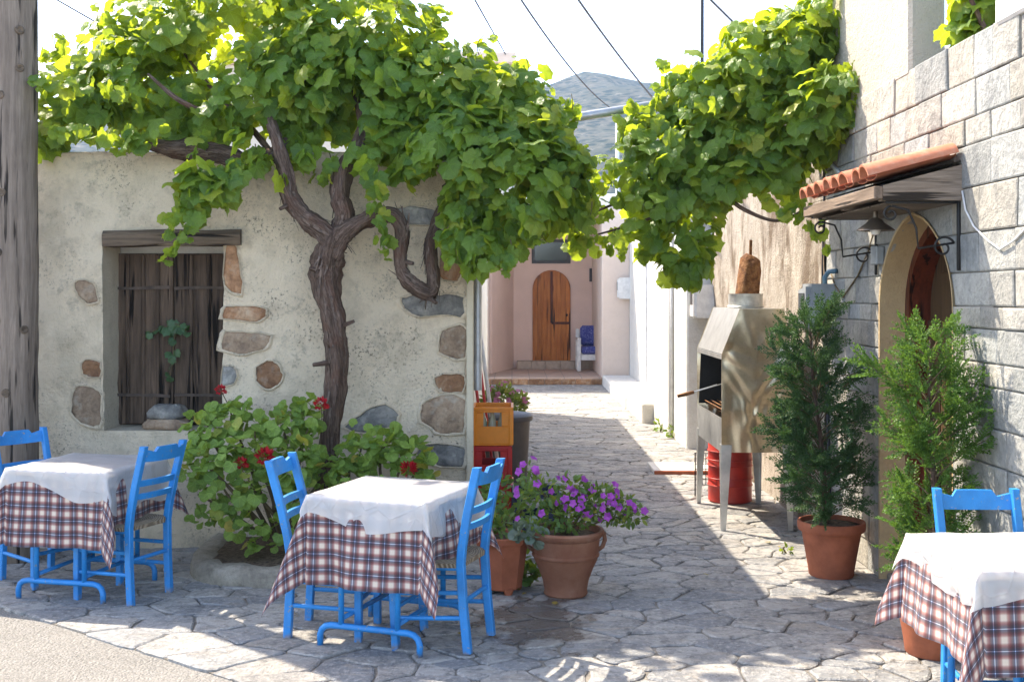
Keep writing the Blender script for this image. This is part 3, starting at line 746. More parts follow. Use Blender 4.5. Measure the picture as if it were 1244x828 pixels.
# body behind, parapet pier, roof
mb = MB(); mb.box(wallx(6) + .42, 7.5, NEAR, FAR - .02, -.05, 2.7, .02); obj('house_body', mb, CREAM_PL, house)
mb = MB(); pz = 4.9
P0, P1 = 6.43, 7.98
mb.box(wallx(6) - .006, wallx(6) + .20, P0, P1, TOPZ - .03, pz, .02); obj('upper_pier', mb, PILLAR_PL, house)
mb = MB(); q = px(1232, 18, 5.2); mb.box(wallx(5.2) - .02, wallx(5.2) + .25, 4.85, 5.28, TOPZ - .02, TOPZ + .17, .012); obj('parapet_box', mb, PLASTIC_WHITE, house)
# porch roof
CN, CF = 5.66, 7.08
can = MB(); can.add([(wallx(6) + .0, CN + .03, 2.365), (wallx(6) + 0, CF - .03, 2.365), (1.80, CF - .03, 2.25), (1.80, CN + .03, 2.25)], [(0, 1, 2, 3)])
can.add([(wallx(6) + .0, CN + .03, 2.35), (wallx(6) + 0, CF - .03, 2.35), (1.80, CF - .03, 2.235), (1.80, CN + .03, 2.235)], [(3, 2, 1, 0)])
canopy = obj('porch_roof', can, WOOD_BEAM, house)
NT = 8; pitch = (CF - CN) / NT
def tile_mesh(convex):
    mb = MB(); n = 10; L = .46
    for s_ in (0, 1):
        for ins_ in (0, 1):
            for k in range(n + 1):
                a = math.pi * k / n; r = (.082 if convex else .092) * (1 - .14 * s_) - .014 * ins_
                mb.v.append((L * s_, -r * math.cos(a), (r * math.sin(a) * .80 if convex else -r * math.sin(a) * .25)))
    m_ = n + 1
    for k in range(n):
        mb.f.append((k, k + 1, 2 * m_ + k + 1, 2 * m_ + k)); mb.f.append((m_ + k, 3 * m_ + k, 3 * m_ + k + 1, m_ + k + 1))
        mb.f.append((k, m_ + k, m_ + k + 1, k + 1)); mb.f.append((2 * m_ + k, 2 * m_ + k + 1, 3 * m_ + k + 1, 3 * m_ + k))
    mb.f.append((0, 2 * m_, 3 * m_, m_)); mb.f.append((n, m_ + n, 3 * m_ + n, 2 * m_ + n))
    return mb.mesh('roof_tile', TILE, fix=True, auto=50)
tm = [tile_mesh(True), tile_mesh(False)]
slope = math.atan2(.12, .46)
for i in range(NT):
    o = obj('roof_tile', tm[0], None, canopy); o.location = (1.765 + rnd(-.012, .012), CN + pitch * (i + .5), 2.288 + rnd(-.004, .004)); o.rotation_euler = (rnd(-.03, .03), -slope, rnd(-.03, .03))
    if i < NT - 1:
        o = obj('gutter_tile', tm[1], None, canopy); o.location = (1.82 + rnd(-.01, .01), CN + pitch * (i + 1), 2.300); o.rotation_euler = (0, -slope, rnd(-.02, .02))
for y in (CN + .06, (CN + CF) / 2, CF - .06):
    mb = MB(); xw = wallx(y) + .005; mb.prism([(1.83, 2.165), (xw, 2.165), (xw, 2.345), (1.83, 2.24)], y - .035, y + .035, 'y'); obj('rafter', mb, WOOD_BEAM, canopy, fix=True)
mb = MB(); mb.box(1.785, 1.829, CN + .02, CF - .02, 2.172, 2.236, .005); obj('fascia_board', mb, wood('fascia_wood', (.10, .07, .05), (.26, .19, .14), 1, 8, .5), canopy)
mb = MB(); mb.box(1.87, wallx(6) + .01, CN + .10, CF - .10, 2.155, 2.164, .002); obj('ceiling_board', mb, WOOD_BEAM, canopy)
def scroll(y):
    mb = MB(); xw = wallx(y) - .012
    mb.bar((xw, y, 1.82), (xw, y, 2.165), .016, .02); mb.bar((1.85, y, 2.158), (xw, y, 2.158), .012, .014)
    pts = []
    for k in range(26):                                # lower spiral against the wall
        a = -k / 25 * 3.6 * math.pi / 1.4; r = .012 + .045 * k / 25
        pts.append((xw - .075 + r * math.cos(a + 2.2), y, 1.935 + r * math.sin(a + 2.2)))
    mb.tube(pts, .006, 6)
    p0 = Vector((xw - .12, y, 1.90)); p3 = Vector((1.90, y, 2.10))
    c = [Vector(pts[-1]), Vector((xw - .20, y, 1.93)), Vector((xw - .21, y, 2.03)), Vector((xw - .25, y, 2.12)), Vector((xw - .33, y, 2.14))]
    mb.tube(c, .006, 6)
    pts = []
    for k in range(20):
        a = k / 19 * 2.4 * math.pi; r = .04 - .03 * k / 19
        pts.append((xw - .335 + r * math.cos(a + 1.57), y, 2.10 + r * math.sin(a + 1.57)))
    mb.tube(pts, .006, 6); obj('scroll_bracket', mb, IRON, canopy, smooth=True)
scroll(CN + .05); scroll(CF - .12)
lamp_p = Vector((1.98, 6.28, 2.06))
mb = MB(); mb.lathe([(.012, .10), (.014, .06), (.035, .05), (.05, .03), (.10, -.005), (.102, -.012), (.094, -.012), (.04, .025), (.0005, .03)], 20, lamp_p); lo = obj('porch_lamp', mb, flat('lamp_enamel', (.16, .13, .10), .35, .6), house, auto=40)
mb = MB(); mb.lathe([(.0005, -.035), (.02, -.03), (.03, -.01), (.02, .02)], 12, lamp_p); obj('bulb', mb, PLASTIC_WHITE, lo, smooth=True)
mb = MB(); mb.box(wallx(6.9) - .05, wallx(6.9), 6.42 + .42, 6.95, 1.88, 1.99, .006); obj('junction_box', mb, PLASTIC_GREY, house)
# cables and pipes on the wall
def wcable(name, pts, r, mat, parent, off=-.012):
    mb = MB(); P = []
    for i, (x, y) in enumerate(pts):
        Y = F * 2.21 / (x - CX); Y = F * (wallx(Y) + off) / (x - CX); P.append(px(x, y, Y))
    mb.tube(P, r, 6); return obj(name, mb, mat, parent, smooth=True)
wcable('white_cable', [(1169, 232), (1173, 255), (1183, 275), (1200, 292), (1215, 303), (1232, 292), (1246, 278), (1262, 270)], .005, CABLE_W, house)
wcable('brown_cable', [(1076, 232), (1066, 268), (1055, 305), (1042, 335), (1024, 361), (1014, 346), (1010, 333)], .006, TWIG, house)
wcable('conduit', [(1003, 90), (1002, 140), (1003, 180), (1008, 198), (1020, 210)], .016, GALV, house)
wcable('black_cable', [(1001, 215), (1001, 260), (1000, 300), (999, 345)], .008, CABLE, house)
wcable('lower_conduit', [(1002, 395), (1003, 430), (1005, 470), (1006, 520), (1008, 600), (1010, 668)], .012, CABLE, house)

# meter boxes
def meter(label, c, sx, sy, sz, mat):
    t = thing('meter_box', label, 'meter box', (c[0], c[1], c[2]))
    mb = MB(); mb.prism([(c[1] - sy / 2, c[2] - sz / 2), (c[1] + sy / 2, c[2] - sz / 2), (c[1] + sy / 2, c[2] + sz / 2), (c[1] - sy / 2, c[2] + sz / 2)], c[0], c[0] + sx, 'x'); obj('case', mb, mat, t, fix=True)
    mb = MB(); x0 = c[0]; mb.prism([(c[1] - sy * .42, c[2] - sz * .44), (c[1] + sy * .42, c[2] - sz * .44), (c[1] + sy * .42, c[2] + sz * .36), (c[1] - sy * .42, c[2] + sz * .44)], x0 - .035, x0 + .002, 'x'); obj('cover', mb, mat, t, fix=True)
    mb = MB(); mb.box(x0 - .043, x0 - .034, c[1] - sy * .3, c[1] + sy * .3, c[2] - sz * .1, c[2] + sz * .3, .003); obj('window', mb, GLASS, t)
    return t
p = px(996, 372, 8.0); mbx = meter('grey plastic meter box with sloped cover at the end of the ashlar wall', (wallx(7.9) - .17, 7.93, p.z), .16, .24, .31, PLASTIC_GREY)
mb = MB(); bp = Vector((wallx(7.9) - .06, 7.88, p.z + .15)); mb.tube([bp, bp + Vector((0, 0, .05)), bp + Vector((.02, -.03, .09)), bp + Vector((.05, -.1, .09))], .017, 10)
obj('blue_pipe', mb, flat('blue_grey_pipe', (.06, .14, .2), .4), mbx, smooth=True)

# ---------------------------------------------------------------- peeling wall behind the barbecue
pw_ = thing('peeling_wall', 'weathered peeling plaster wall behind the barbecue', 'wall', (2.2, 10, 0))
mb = MB(); ys = lin(FAR, 12.9, .09) + [12.9]; zz = lin(-.05, 3.45, .09) + [3.45]
for z in zz:
    for y in ys: mb.v.append((2.185 + .030 * nz(y * 1.6, z * 1.6, 1) + .016 * nz(y * 5, z * 3, 2), y, z))
n = len(ys)
for j in range(len(zz) - 1):
    for i in range(n - 1): a = j * n + i; mb.f.append((a, a + n, a + n + 1, a + 1))
obj('plaster_face', mb, PEEL_PL, pw_, smooth=True)
mb = MB(); mb.box(2.235, 6.5, FAR, 12.9, -.05, 3.44, .02); obj('wall_body', mb, CREAM_PL, pw_)
# ---------------------------------------------------------------- white house further along
wh = thing('white_house', 'whitewashed house with stepped front along the alley', 'building', (2.4, 15, 0))
mb = MB(); mb.box(1.925, 5.9, 12.7, 13.75, -.05, 3.05, .02); obj('front_bay', mb, WHITE_PL, wh)
mb = MB(); mb.box(1.87, 5.8, 13.76, 15.2, -.05, 3.04, .02); obj('bay', mb, WHITE_PL, wh)
mb = MB(); mb.box(2.22, 5.7, 15.21, 21.78, -.05, 3.15, .02); obj('wall', mb, WHITE_PL, wh)
mb = MB(); mb.box(2.195, 2.23, 18.9, 19.8, .25, 2.3, .01); dr = obj('door', mb, flat('grey_door_paint', (.45, .47, .5), .5), wh)
mb = MB(); mb.tube([(1.90, 13.72, .15), (1.90, 13.72, 2.9)], .02, 8); obj('drainpipe', mb, PLASTIC_WHITE, wh, smooth=True)
mb = MB(); mb.box(1.72, 2.22, 15.2, 17.3, -.03, .27, .02); obj('low_platform', mb, plaster('platform_lime', (.62, .58, .5), (.4, .36, .3), .4, .5), wh)
mb = MB(); mb.box(1.70, 2.22, 17.31, 21.7, -.03, .19, .02); obj('platform_step', mb, WHITE_PL, wh)
mb = MB(); mb.box(2.10, 2.22, 16.0, 16.11, .26, .36, .003); obj('hollow_brick', mb, TERRA, wh)
mb = MB(); q = gp(845, 575); mb.box(1.35, 1.92, 10.95, 11.5, -.01, .035, .006); tag(obj('threshold_slab', mb, WHITE_PL), 'low white slab with clay tile edge lying beside the alley wall', 'slab')
mb = MB(); mb.box(1.35, 1.92, 10.91, 10.949, -.01, .033, .004); o = obj('tile_edge', mb, TERRA, bpy.data.objects['threshold_slab'])
meter('white plastic meter box on the white wall end by the barbecue', (1.99, 12.55, px(852, 366, 12.5).z), .2, .26, .36, PLASTIC_WHITE)
# ---------------------------------------------------------------- pink house and terrace
TY0, TY1, TZ = 21.8, 24.5, .14
mb = MB(); mb.box(-1.2, 2.6, TY0, TY1 + .5, -.05, TZ, .006); terr = struct(obj('terrace', mb, TERRM))
random.seed(11)
x = -1.0
while x < 1.7:
    L = rnd(.22, .4); mb = MB(); mb.box(x, min(x + L - .012, 1.7), TY0 - .03, TY0 - .001, .005, TZ - .03, .006); obj('edge_brick', mb, ST_ORANGE, terr); x += L
pk = thing('pink_house', 'pink plastered house with arched pine door at the alley end', 'building', (.8, TY1, 0))
mb = MB(); mb.box(.0, 3.5, TY1, 29, -.05, 3.35, .02); obj('wall', mb, PINK_PL, pk)
mb = MB(); mb.box(-.6, 3.6, TY0 + .1, 29.1, 3.351, 3.62, .02); obj('roof_slab', mb, plaster('slab_white', (.72, .68, .62), (.6, .55, .5), .05, .2), pk)
mb = MB(); mb.prism([(-.40, 22.9), (.06, 24.6), (-1.2, 24.6), (-1.2, 22.9)], -.05, 3.35); obj('left_flank', mb, PINK_PL, pk, fix=True)
mb = MB(); mb.box(-2.6, -.45, 21.9, 22.89, -.05, 3.35, .02); lf = obj('left_wing', mb, PINKW_PL, pk)
mb = MB(); mb.box(-1.1, -.62, 21.885, 21.905, 1.42, 3.0, .01); obj('shutter_panel', mb, flat('grey_panel', (.32, .31, .31), .6), lf)
for i in range(2):
    for j in range(2):
        mb = MB(); mb.box(-.64 + .10 * i, -.56 + .10 * i, 21.85, 21.884, 1.42 + .14 * j, 1.54 + .14 * j, .01); obj('lattice_pane', mb, PLASTIC_WHITE, lf)
mb = MB(); mb.box(1.70, 2.235, TY0 + .02, TY1 - .01, -.04, 3.35, .02); obj('right_pier', mb, PINKW_PL, pk)
meter('small white box on the edge of the pale pink pier', (2.02, 21.72, px(763, 350, 21.7).z), .3, .12, .4, PLASTIC_WHITE)
dz0 = TZ + .17; dxa, dxb = px(647, 0, TY1).x, px(693, 0, TY1).x; dc = (dxa + dxb) / 2; dr_ = (dxb - dxa) / 2; dtop = px(0, 328, TY1).z; dsp = dtop - dr_
mb = MB(); A = [(dxa, dz0), (dxb, dz0)] + [(dc + dr_ * math.cos(a), dsp + dr_ * math.sin(a)) for a in [math.pi * k / 16 for k in range(17)]]
mb.prism(A, TY1 - .03, TY1 + .02, 'y'); pd = obj('door', mb, WOOD_PINE, pk, fix=True)
NPL = 8
for i in range(NPL):
    xa = dxa + (dxb - dxa) * i / NPL + .004; xb = dxa + (dxb - dxa) * (i + 1) / NPL - .004
    def zt(x): return dsp + math.sqrt(max(0, (dr_ - .012) ** 2 - (x - dc) ** 2))
    mb = MB(); mb.prism([(xa, dz0), (xb, dz0), (xb, zt(xb)), ((xa + xb) / 2, zt((xa + xb) / 2)), (xa, zt(xa))], TY1 - .05, TY1 - .031, 'y'); obj('plank', mb, WOOD_PINE, pd, fix=True)
for a, b_ in (((dc, dsp - .72), (dc, dtop - .03)), ((dc, dsp - .72), (dxb - .03, dsp - .72))):
    mb = MB(); mb.bar((a[0], TY1 - .06, a[1]), (b_[0], TY1 - .06, b_[1]), .05, .02, up=(0, 1, 0)); obj('hatch_rail', mb, WOOD_RED, pd)
mb = MB(); mb.lathe([(.0005, -.03), (.02, -.02), (.025, 0), (.02, .02), (.0005, .03)], 10, (dxb - .08, TY1 - .085, dsp - .55)); obj('handle', mb, IRON, pd, smooth=True)
def pane(x0, x1, y0, y1, Y, label=None):
    a = px(x0, y1, Y); b2 = px(x1, y0, Y); mb = MB(); f_ = .06
    mb.box(a.x, b2.x, Y - .03, Y + .02, a.z, a.z + f_, .004); mb.box(a.x, b2.x, Y - .03, Y + .02, b2.z - f_, b2.z, .004)
    mb.box(a.x, a.x + f_, Y - .029, Y + .02, a.z + f_, b2.z - f_, .004); mb.box(b2.x - f_, b2.x, Y - .029, Y + .02, a.z + f_, b2.z - f_, .004)
    wd = obj('window', mb, flat('dark_frame', (.05, .045, .045), .5), pk)
    mb = MB(); mb.box(a.x + f_, b2.x - f_, Y - .012, Y - .004, a.z + f_, b2.z - f_, .001); obj('pane', mb, GLASS, wd)
pane(646, 693, 291, 320, TY1); pane(716, 731, 326, 342, TY1)
x = px(628, 0, TY1).x; i = 0
while x < 1.65:
    mb = MB(); mb.box(x, x + .30, TY1 - .28, TY1 - .001, TZ, dz0, .006); obj('step_tile', mb, flat('step_tile_clay', (.42, .33, .26), .7), pk); x += .305
# bench
bn = thing('porch_bench', 'white wooden bench with blue dotted cushions on the terrace', 'bench', (1.55, 23.9, TZ))
bx0, bx1 = px(700, 0, 23.9).x, 1.98; by = 23.9
for (x0_, x1_, y0_, y1_, z0_, z1_, nm) in ((bx0, bx0 + .08, by - .35, by - .27, TZ, TZ + .62, 'leg'), (bx0, bx0 + .08, by + .2, by + .28, TZ, TZ + .85, 'leg'), (bx0 + .085, bx1, by - .35, by - .30, TZ + .22, TZ + .34, 'front_rail'), (bx0, bx0 + .08, by - .355, by + .28, TZ + .621, TZ + .68, 'armrest'), (bx0 + .085, bx1, by + .23, by + .28, TZ + .3, TZ + .8, 'backrest')):
    mb = MB(); mb.box(x0_, x1_, y0_, y1_, z0_, z1_, .008); obj(nm, mb, PLASTIC_WHITE, bn)
mb = MB(); mb.box(bx0 + .09, bx1 - .01, by - .34, by + .2, TZ + .345, TZ + .50, .04); obj('seat_cushion', mb, CUSHION, bn)
mb = MB(); mb.box(bx0 + .09, bx1 - .01, by + .08, by + .225, TZ + .505, TZ + .92, .05); obj('back_cushion', mb, CUSHION, bn)
# far two-storey house
fb = thing('far_house', 'tall cream house with flat roof rising behind the vine', 'building', (-3, 30, 0))
mb = MB(); mb.box(-7, 0.0, 28.0, 35, -.05, 7.3, .02); obj('wall', mb, CREAM_PL, fb)
mb = MB(); mb.box(-7.2, .10, 27.8, 35.2, 7.301, 7.56, .02); obj('roof_slab', mb, PINKW_PL, fb)
mb = MB(); mb.box(-2.4, -1.3, 27.97, 28.02, 4.4, 5.8, .01); wd = obj('window', mb, PLASTIC_WHITE, fb)
mb = MB(); mb.box(-2.3, -1.4, 27.95, 27.969, 4.5, 5.7, .01); obj('pane', mb, GLASS, wd)
# ---------------------------------------------------------------- pole, posts, cables
def post(name, label, cat, pts, rad, mat, n=10, **k):
    mb = MB(); mb.tube(pts, rad, n, **k); o = obj(name, mb, mat, None, smooth=True); return tag(o, label, cat)
PX, PY = px(20, 0, 7.42).x, 7.42
mb = MB(); NP = 60
mb.tube([(PX + .006 * nz(i * .1, 1), PY + .006 * nz(i * .1, 5), -.03 + 4.9 * i / NP) for i in range(NP + 1)], [.137 - .012 * i / NP for i in range(NP + 1)], 40, True, .018, 7, .6, .06, 3)
pole = thing('utility_pole', 'weathered grey wooden utility pole in front of the hut', 'pole', (PX, PY, 0))
obj('shaft', mb, WOOD_POLE, pole, smooth=True)
random.seed(4)
for k in range(9):
    z = rnd(.9, 3.6); a = rnd(-2.3, -.7); mb = MB(); r0 = .134
    M = Matrix.Translation((PX + r0 * math.cos(a), PY + r0 * math.sin(a), z)) @ Matrix.Rotation(a, 4, 'Z') @ Matrix.Rotation(R(90), 4, 'Y')
    t = MB(); t.lathe([(.030, -.008), (.027, .004), (.018, .007), (.014, .002), (.0005, .003)], 12); mb.add(t.v, t.f, M); obj('knot', mb, WOOD_LINT, pole, smooth=True)
post('white_post', 'slim white post standing in front of the hillside', 'post', [px(750, 139, 31) * 1 - Vector((0, 0, px(750, 139, 31).z)), px(750, 139, 31)], .055, PLASTIC_WHITE)
post('antenna_mast', 'thin dark mast sticking up behind the right vine', 'mast', [Vector((px(853, 0, 12).x, 12, 3.4)), Vector((px(853, 0, 12).x, 12, 5.6))], .018, CABLE, 8)
pgl = px(640, 152, 8.05); pgr = px(792, 128, 8.3)
d = (pgr - pgl).normalized()
post('pergola_pipe', 'galvanised pergola pipe spanning the alley between the vines', 'pipe', [pgl - d * 1.0, pgr + d * 1.2], .032, GALV, 14)
def cable(label, a, b, sag=.15, r=.012):
    mb = MB(); n = 16; P = []
    for i in range(n + 1):
        t = i / n; q = a.lerp(b, t); q.z -= sag * 4 * t * (1 - t); P.append(q)
    mb.tube(P, r, 6); tag(obj('overhead_cable', mb, CABLE, None, smooth=True), label, 'cable')
cable('overhead cable running to the tall cream house roof', px(560, -30, 14), px(614, 66, 27.8), 0, .013)
cable('overhead cable ending at the slim white post', px(612, -32, 14), px(750, 136, 31), .25, .014)
cable('overhead cable passing behind the top of the right vine', px(686, -24, 12), px(830, 158, 20), .1, .013)
cable('short overhead cable between the mast and the right vine top', px(838, -25, 10), px(940, 76, 12), .0, .010)
cable('thin overhead cable beside the utility pole', px(48, -12, 9), px(160, 52, 9.3), .0, .006)
# ================================================================== furniture
def sweep8(mb, path, w, d, c=.22):                     # chamfered square post along a path, sections level
    o = len(mb.v); a, b = w / 2, d / 2; ca, cb_ = a * c, b * c
    sec = [(-a + ca, -b), (a - ca, -b), (a, -b + cb_), (a, b - cb_), (a - ca, b), (-a + ca, b), (-a, b - cb_), (-a, -b + cb_)]
    for x, y, z in path:
        for u, v in sec: mb.v.append((x + u, y + v, z))
    for i in range(len(path) - 1):
        for k in range(8): p = o + i * 8 + k; q = o + i * 8 + (k + 1) % 8; mb.f.append((p, q, q + 8, p + 8))
    mb.f.append(tuple(o + k for k in range(8))[::-1]); e = o + (len(path) - 1) * 8; mb.f.append(tuple(e + k for k in range(8)))
def make_chair():
    root = thing('taverna_chair', 'x', 'chair')
    def P(n, mb, mat=None): return obj(n, mb, mat or BLUE, root, local=True)
    for s in (-1, 1):
        mb = MB(); sweep8(mb, [(s * .158, -.190, 0), (s * .158, -.178, .22), (s * .158, -.176, .42), (s * .159, -.188, .50), (s * .161, -.225, .66), (s * .163, -.285, .875)], .034, .040); P('back_post', mb)
        mb = MB(); sweep8(mb, [(s * .168, .178, 0), (s * .168, .178, .435)], .036, .036); P('leg', mb)
        for z in (.155, .275):
            mb = MB(); mb.tube([(s * .160, -.178, z + .01), (s * .166, .178, z)], .0115, 8); P('stretcher', mb)
        mb = MB(); mb.bar((s * .160, -.165, .405), (s * .166, .165, .405), .022, .03); P('seat_rail', mb)
    for z in (.20, .31):
        mb = MB(); mb.tube([(-.165, .178, z), (.165, .178, z)], .0115, 8); P('stretcher', mb)
    mb = MB(); mb.tube([(-.155, -.178, .24), (.155, -.178, .24)], .0115, 8); P('stretcher', mb)
    mb = MB(); mb.bar((-.155, .178, .405), (.155, .178, .405), .022, .03); P('seat_rail', mb)
    mb = MB(); n = 12                                   # rush seat, dished towards the middle
    for j in range(n + 1):
        for i in range(n + 1):
            u = i / n * 2 - 1; v = j / n * 2 - 1; hw = .185 + .012 * (v + 1) / 2
            x = u * hw; y = v * .193; e = max(abs(u), abs(v))
            notch = .035 if (v < -.95 and abs(u) > .72) else 0
            mb.v.append((x, y + notch, .437 - .016 * (1 - e ** 2) * (1 - .3 * abs(u)) + (.006 if e > .8 else 0) - (.014 if e > .99 else 0) + .003 * math.sin(60 * (abs(x) if abs(u) > abs(v) else abs(y)))))
    N = (n + 1) ** 2
    for k in range(N): x, y, z = mb.v[k]; mb.v.append((x * .985, y * .985, .405))
    for j in range(n):
        for i in range(n): a = j * (n + 1) + i; mb.f.append((a, a + 1, a + n + 2, a + n + 1)); mb.f.append((N + a, N + a + n + 1, N + a + n + 2, N + a + 1))
    ring = [i for i in range(n + 1)] + [(n + 1) * j + n for j in range(1, n + 1)] + [(n + 1) * n + i for i in range(n - 1, -1, -1)] + [(n + 1) * j for j in range(n - 1, 0, -1)]
    for k in range(len(ring)): a = ring[k]; b = ring[(k + 1) % len(ring)]; mb.f.append((a, N + a, N + b, b))
    P('seat', mb, RUSH)
    def slat(z0, prof, th=.018, curve=.018):            # bowed back slat; prof gives lower and upper edge at u
        mb = MB(); n = 16
        for i in range(n + 1):
            u = i / n * 2 - 1; lo, hi = prof(u); x = u * .150
            for z, dy in ((lo, 0), (hi, 0), (hi, th), (lo, th)):
                yc = -.188 - max(0, (z - .5)) * .235 - (.02 if z > .75 else 0)
                mb.v.append((x, yc - th / 2 + dy - curve * (1 - u * u), z))
        for i in range(n):
            for k in range(4): a = i * 4 + k; b = i * 4 + (k + 1) % 4; mb.f.append((a, b, b + 4, a + 4))
        mb.f.append((0, 1, 2, 3)[::-1]); mb.f.append(tuple(n * 4 + k for k in range(4))); P('slat' if z0 < .75 else 'crest_rail', mb); 
    slat(.57, lambda u: (.575, .607)); slat(.65, lambda u: (.648, .682))
    slat(.80, lambda u: (.785 + .004 * u * u, .848 + (.018 if abs(u) < .50 else (.018 - .026 * min(1, (abs(u) - .50) / .12) + (.016 * max(0, (abs(u) - .62) / .38))))))
    for o in root.children: 
        o.data.update()
    return root
chair0 = make_chair(); CHAIRS = []
def chair(x, y, fx, fy, label, first=False, tilt=0.0):
    c = chair0 if not CHAIRS else copy_tree(chair0)
    c.location = (x, y, 0); c.rotation_euler = (tilt, 0, math.atan2(fy, fx) - math.pi / 2); c['label'] = label; c['group'] = 'blue chairs at the tables'; CHAIRS.append(c); return c

def make_table():
    root = thing('taverna_table', 'x', 'table')
    mb = MB(); mb.box(-.298, .298, -.298, .298, .695, .722, .005); obj('tabletop', mb, WOOD_LINT, root, local=True)
    mb = MB(); mb.box(-.25, .25, -.25, .25, .65, .6945, .004); obj('apron', mb, BLUE, root, local=True)
    for y in (-.27, .27):
        mb = MB(); pts = [(-.265, y, 0), (-.265, y, .055), (-.255, y, .082), (-.235, y, .098), (-.205, y, .105), (.205, y, .105), (.235, y, .098), (.255, y, .082), (.265, y, .055), (.265, y, 0)]
        mb.tube(pts, .016, 10); obj('foot_bar', mb, BLUE, root, smooth=True, local=True)
        for x in (-.15, .15):
            mb = MB(); mb.tube([(x, y, .108), (x, y, .652)], .0145, 10); obj('leg', mb, BLUE, root, smooth=True, local=True)
    for x in (-.15, .15):
        mb = MB(); mb.tube([(x, -.26, .14), (x, .26, .14)], .012, 8); obj('cross_bar', mb, BLUE, root, smooth=True, local=True)
    return root
def drape(ext, lift, seed, hem=.0, res=72, foldk=1.0, T=.30, ztop=.724, flare=.16, belly=.05, crumple=0.0):
    # square cloth laid on the table: hangs from the edges, gathers into a standing fold at each corner
    xm, xp, ym, yp = ext; mb = MB(); uvs = []
    for j in range(res + 1):
        for i in range(res + 1):
            u = -(T + xm) + (2 * T + xm + xp) * i / res; v = -(T + ym) + (2 * T + ym + yp) * j / res
            du = max(abs(u) - T, 0); dv = max(abs(v) - T, 0); su = 1 if u >= 0 else -1; sv = 1 if v >= 0 else -1
            x = max(-T, min(T, u)); y = max(-T, min(T, v)); z = ztop + lift + .0025 * nz(u * 7, v * 7, seed)
            if hem and (du or dv):
                k = 1 + hem * nz(u * 2.6, v * 2.6, seed + 9); du *= k; dv *= k
            if du and dv:
                r = math.hypot(du, dv); th = math.atan2(dv, du)
                fold = math.cos(4 * (th - math.pi / 4)) * .5 + .5
                out = r * (flare * .55 + .30 * fold * foldk) + lift + .01; 
                drop = math.sqrt(max(0, r * r - (out - lift) ** 2 * .6)); 
                a = math.pi / 4 + (th - math.pi / 4) * (1 - .35 * fold)
                x += su * math.cos(a) * out; y += sv * math.sin(a) * out; z -= drop * (.97 + .03 * fold)
            elif du or dv:
                d = du or dv; s = v if du else u
                wv = math.sin(s * 13 + seed) * .5 + math.sin(s * 27 + seed * 2.3) * .3 + nz(s * 5, seed)
                near = min(1, (T - abs(s)) / .12); near = max(0, near)
                out = lift + .012 * min(1, d / .02) + d * (flare * .55 * (1 - near) + near * (belly + .09 * foldk * wv))
                drop = math.sqrt(max(0, d * d - (out - lift) ** 2 * .5))
                if d < .02: drop *= .8
                if du: x += su * out
                else: y += sv * out
                z -= drop
            if crumple and (du or dv):
                dd = max(du, dv); kx = crumple * min(1, dd / .05); x += kx * (abs(nz(u * 6, v * 6, seed)) - .2); y += kx * (abs(nz(v * 6, u * 6, seed + 3)) - .2)
            elif crumple: z += .006 * abs(nz(u * 9, v * 9, seed))
            mb.v.append((x, y, z)); uvs.append((u, v))
    for j in range(res):
        for i in range(res): a = j * (res + 1) + i; mb.f.append((a, a + 1, a + res + 2, a + res + 1))
    return mb, uvs
def cloth_obj(name, mbuv, mat, loc, rz, label, cat, group):
    mb, uvs = mbuv; me = mb.mesh(name, mat, True); uvl = me.uv_layers.new(name='UVMap')
    for lp in me.loops: uvl.data[lp.index].uv = uvs[lp.vertex_index]
    o = bpy.data.objects.new(name, me); COL.objects.link(o); o.location = loc; o.rotation_euler = (0, 0, rz); return tag(o, label, cat, group)
table0 = make_table(); TABS = []
def set_table(x, y, rz, label, clabel, plabel, cext, pext, seed):
    t = table0 if not TABS else copy_tree(table0)
    t.location = (x, y, 0); t.rotation_euler = (0, 0, rz); t['label'] = label; t['group'] = 'taverna tables'; TABS.append(t)
    cloth_obj('plaid_tablecloth', drape(cext, .003, seed), PLAID, (x, y, 0), rz, clabel, 'tablecloth', 'plaid tablecloths')
    cloth_obj('table_cover', drape(pext, .012, seed + 4, .95, 100, .9, flare=.16, belly=.05, crumple=.022), PAPER, (x, y, 0), rz, plabel, 'table cover', 'white table covers')
T1 = (-.59, 5.76); T2 = (-2.45, 6.67); T3 = (1.93, 4.37)
set_table(*T1, R(-20), 'blue metal taverna table beside the purple flower pots', 'plaid cloth on the table beside the terracotta pots', 'crumpled white cover over the plaid cloth beside the terracotta pots', (.42, .30, .42, .30), (.08, .18, .12, .10), 1.3)
set_table(*T2, R(-13), 'blue metal taverna table under the hut window', 'plaid cloth on the table under the hut window', 'white cover over the plaid cloth under the hut window', (.38, .30, .42, .30), (.14, .22, .13, .18), 3.1)
set_table(*T3, R(3), 'blue metal taverna table by the ashlar wall', 'plaid cloth on the table by the ashlar wall', 'white cover over the plaid cloth by the ashlar wall', (.34, .30, .36, .22), (.13, .1, .11, .10), 5.2)
chair(-.90, 5.84, .98, -.16, 'blue wooden chair with its back against the geraniums')
chair(-.335, 5.65, -.94, .33, 'blue wooden chair with its back to the terracotta pots', tilt=R(-3))
chair(-2.20, 6.53, -.92, .39, 'blue wooden chair between the window table and the planter')
chair(-2.80, 6.90, .80, -.60, 'blue wooden chair in front of the utility pole')
chair(1.965, 4.63, -.04, -1, 'blue wooden chair in front of the light green juniper')
chair(2.07, 4.05, -.97, .24, 'blue wooden chair tucked under the table by the ashlar wall')

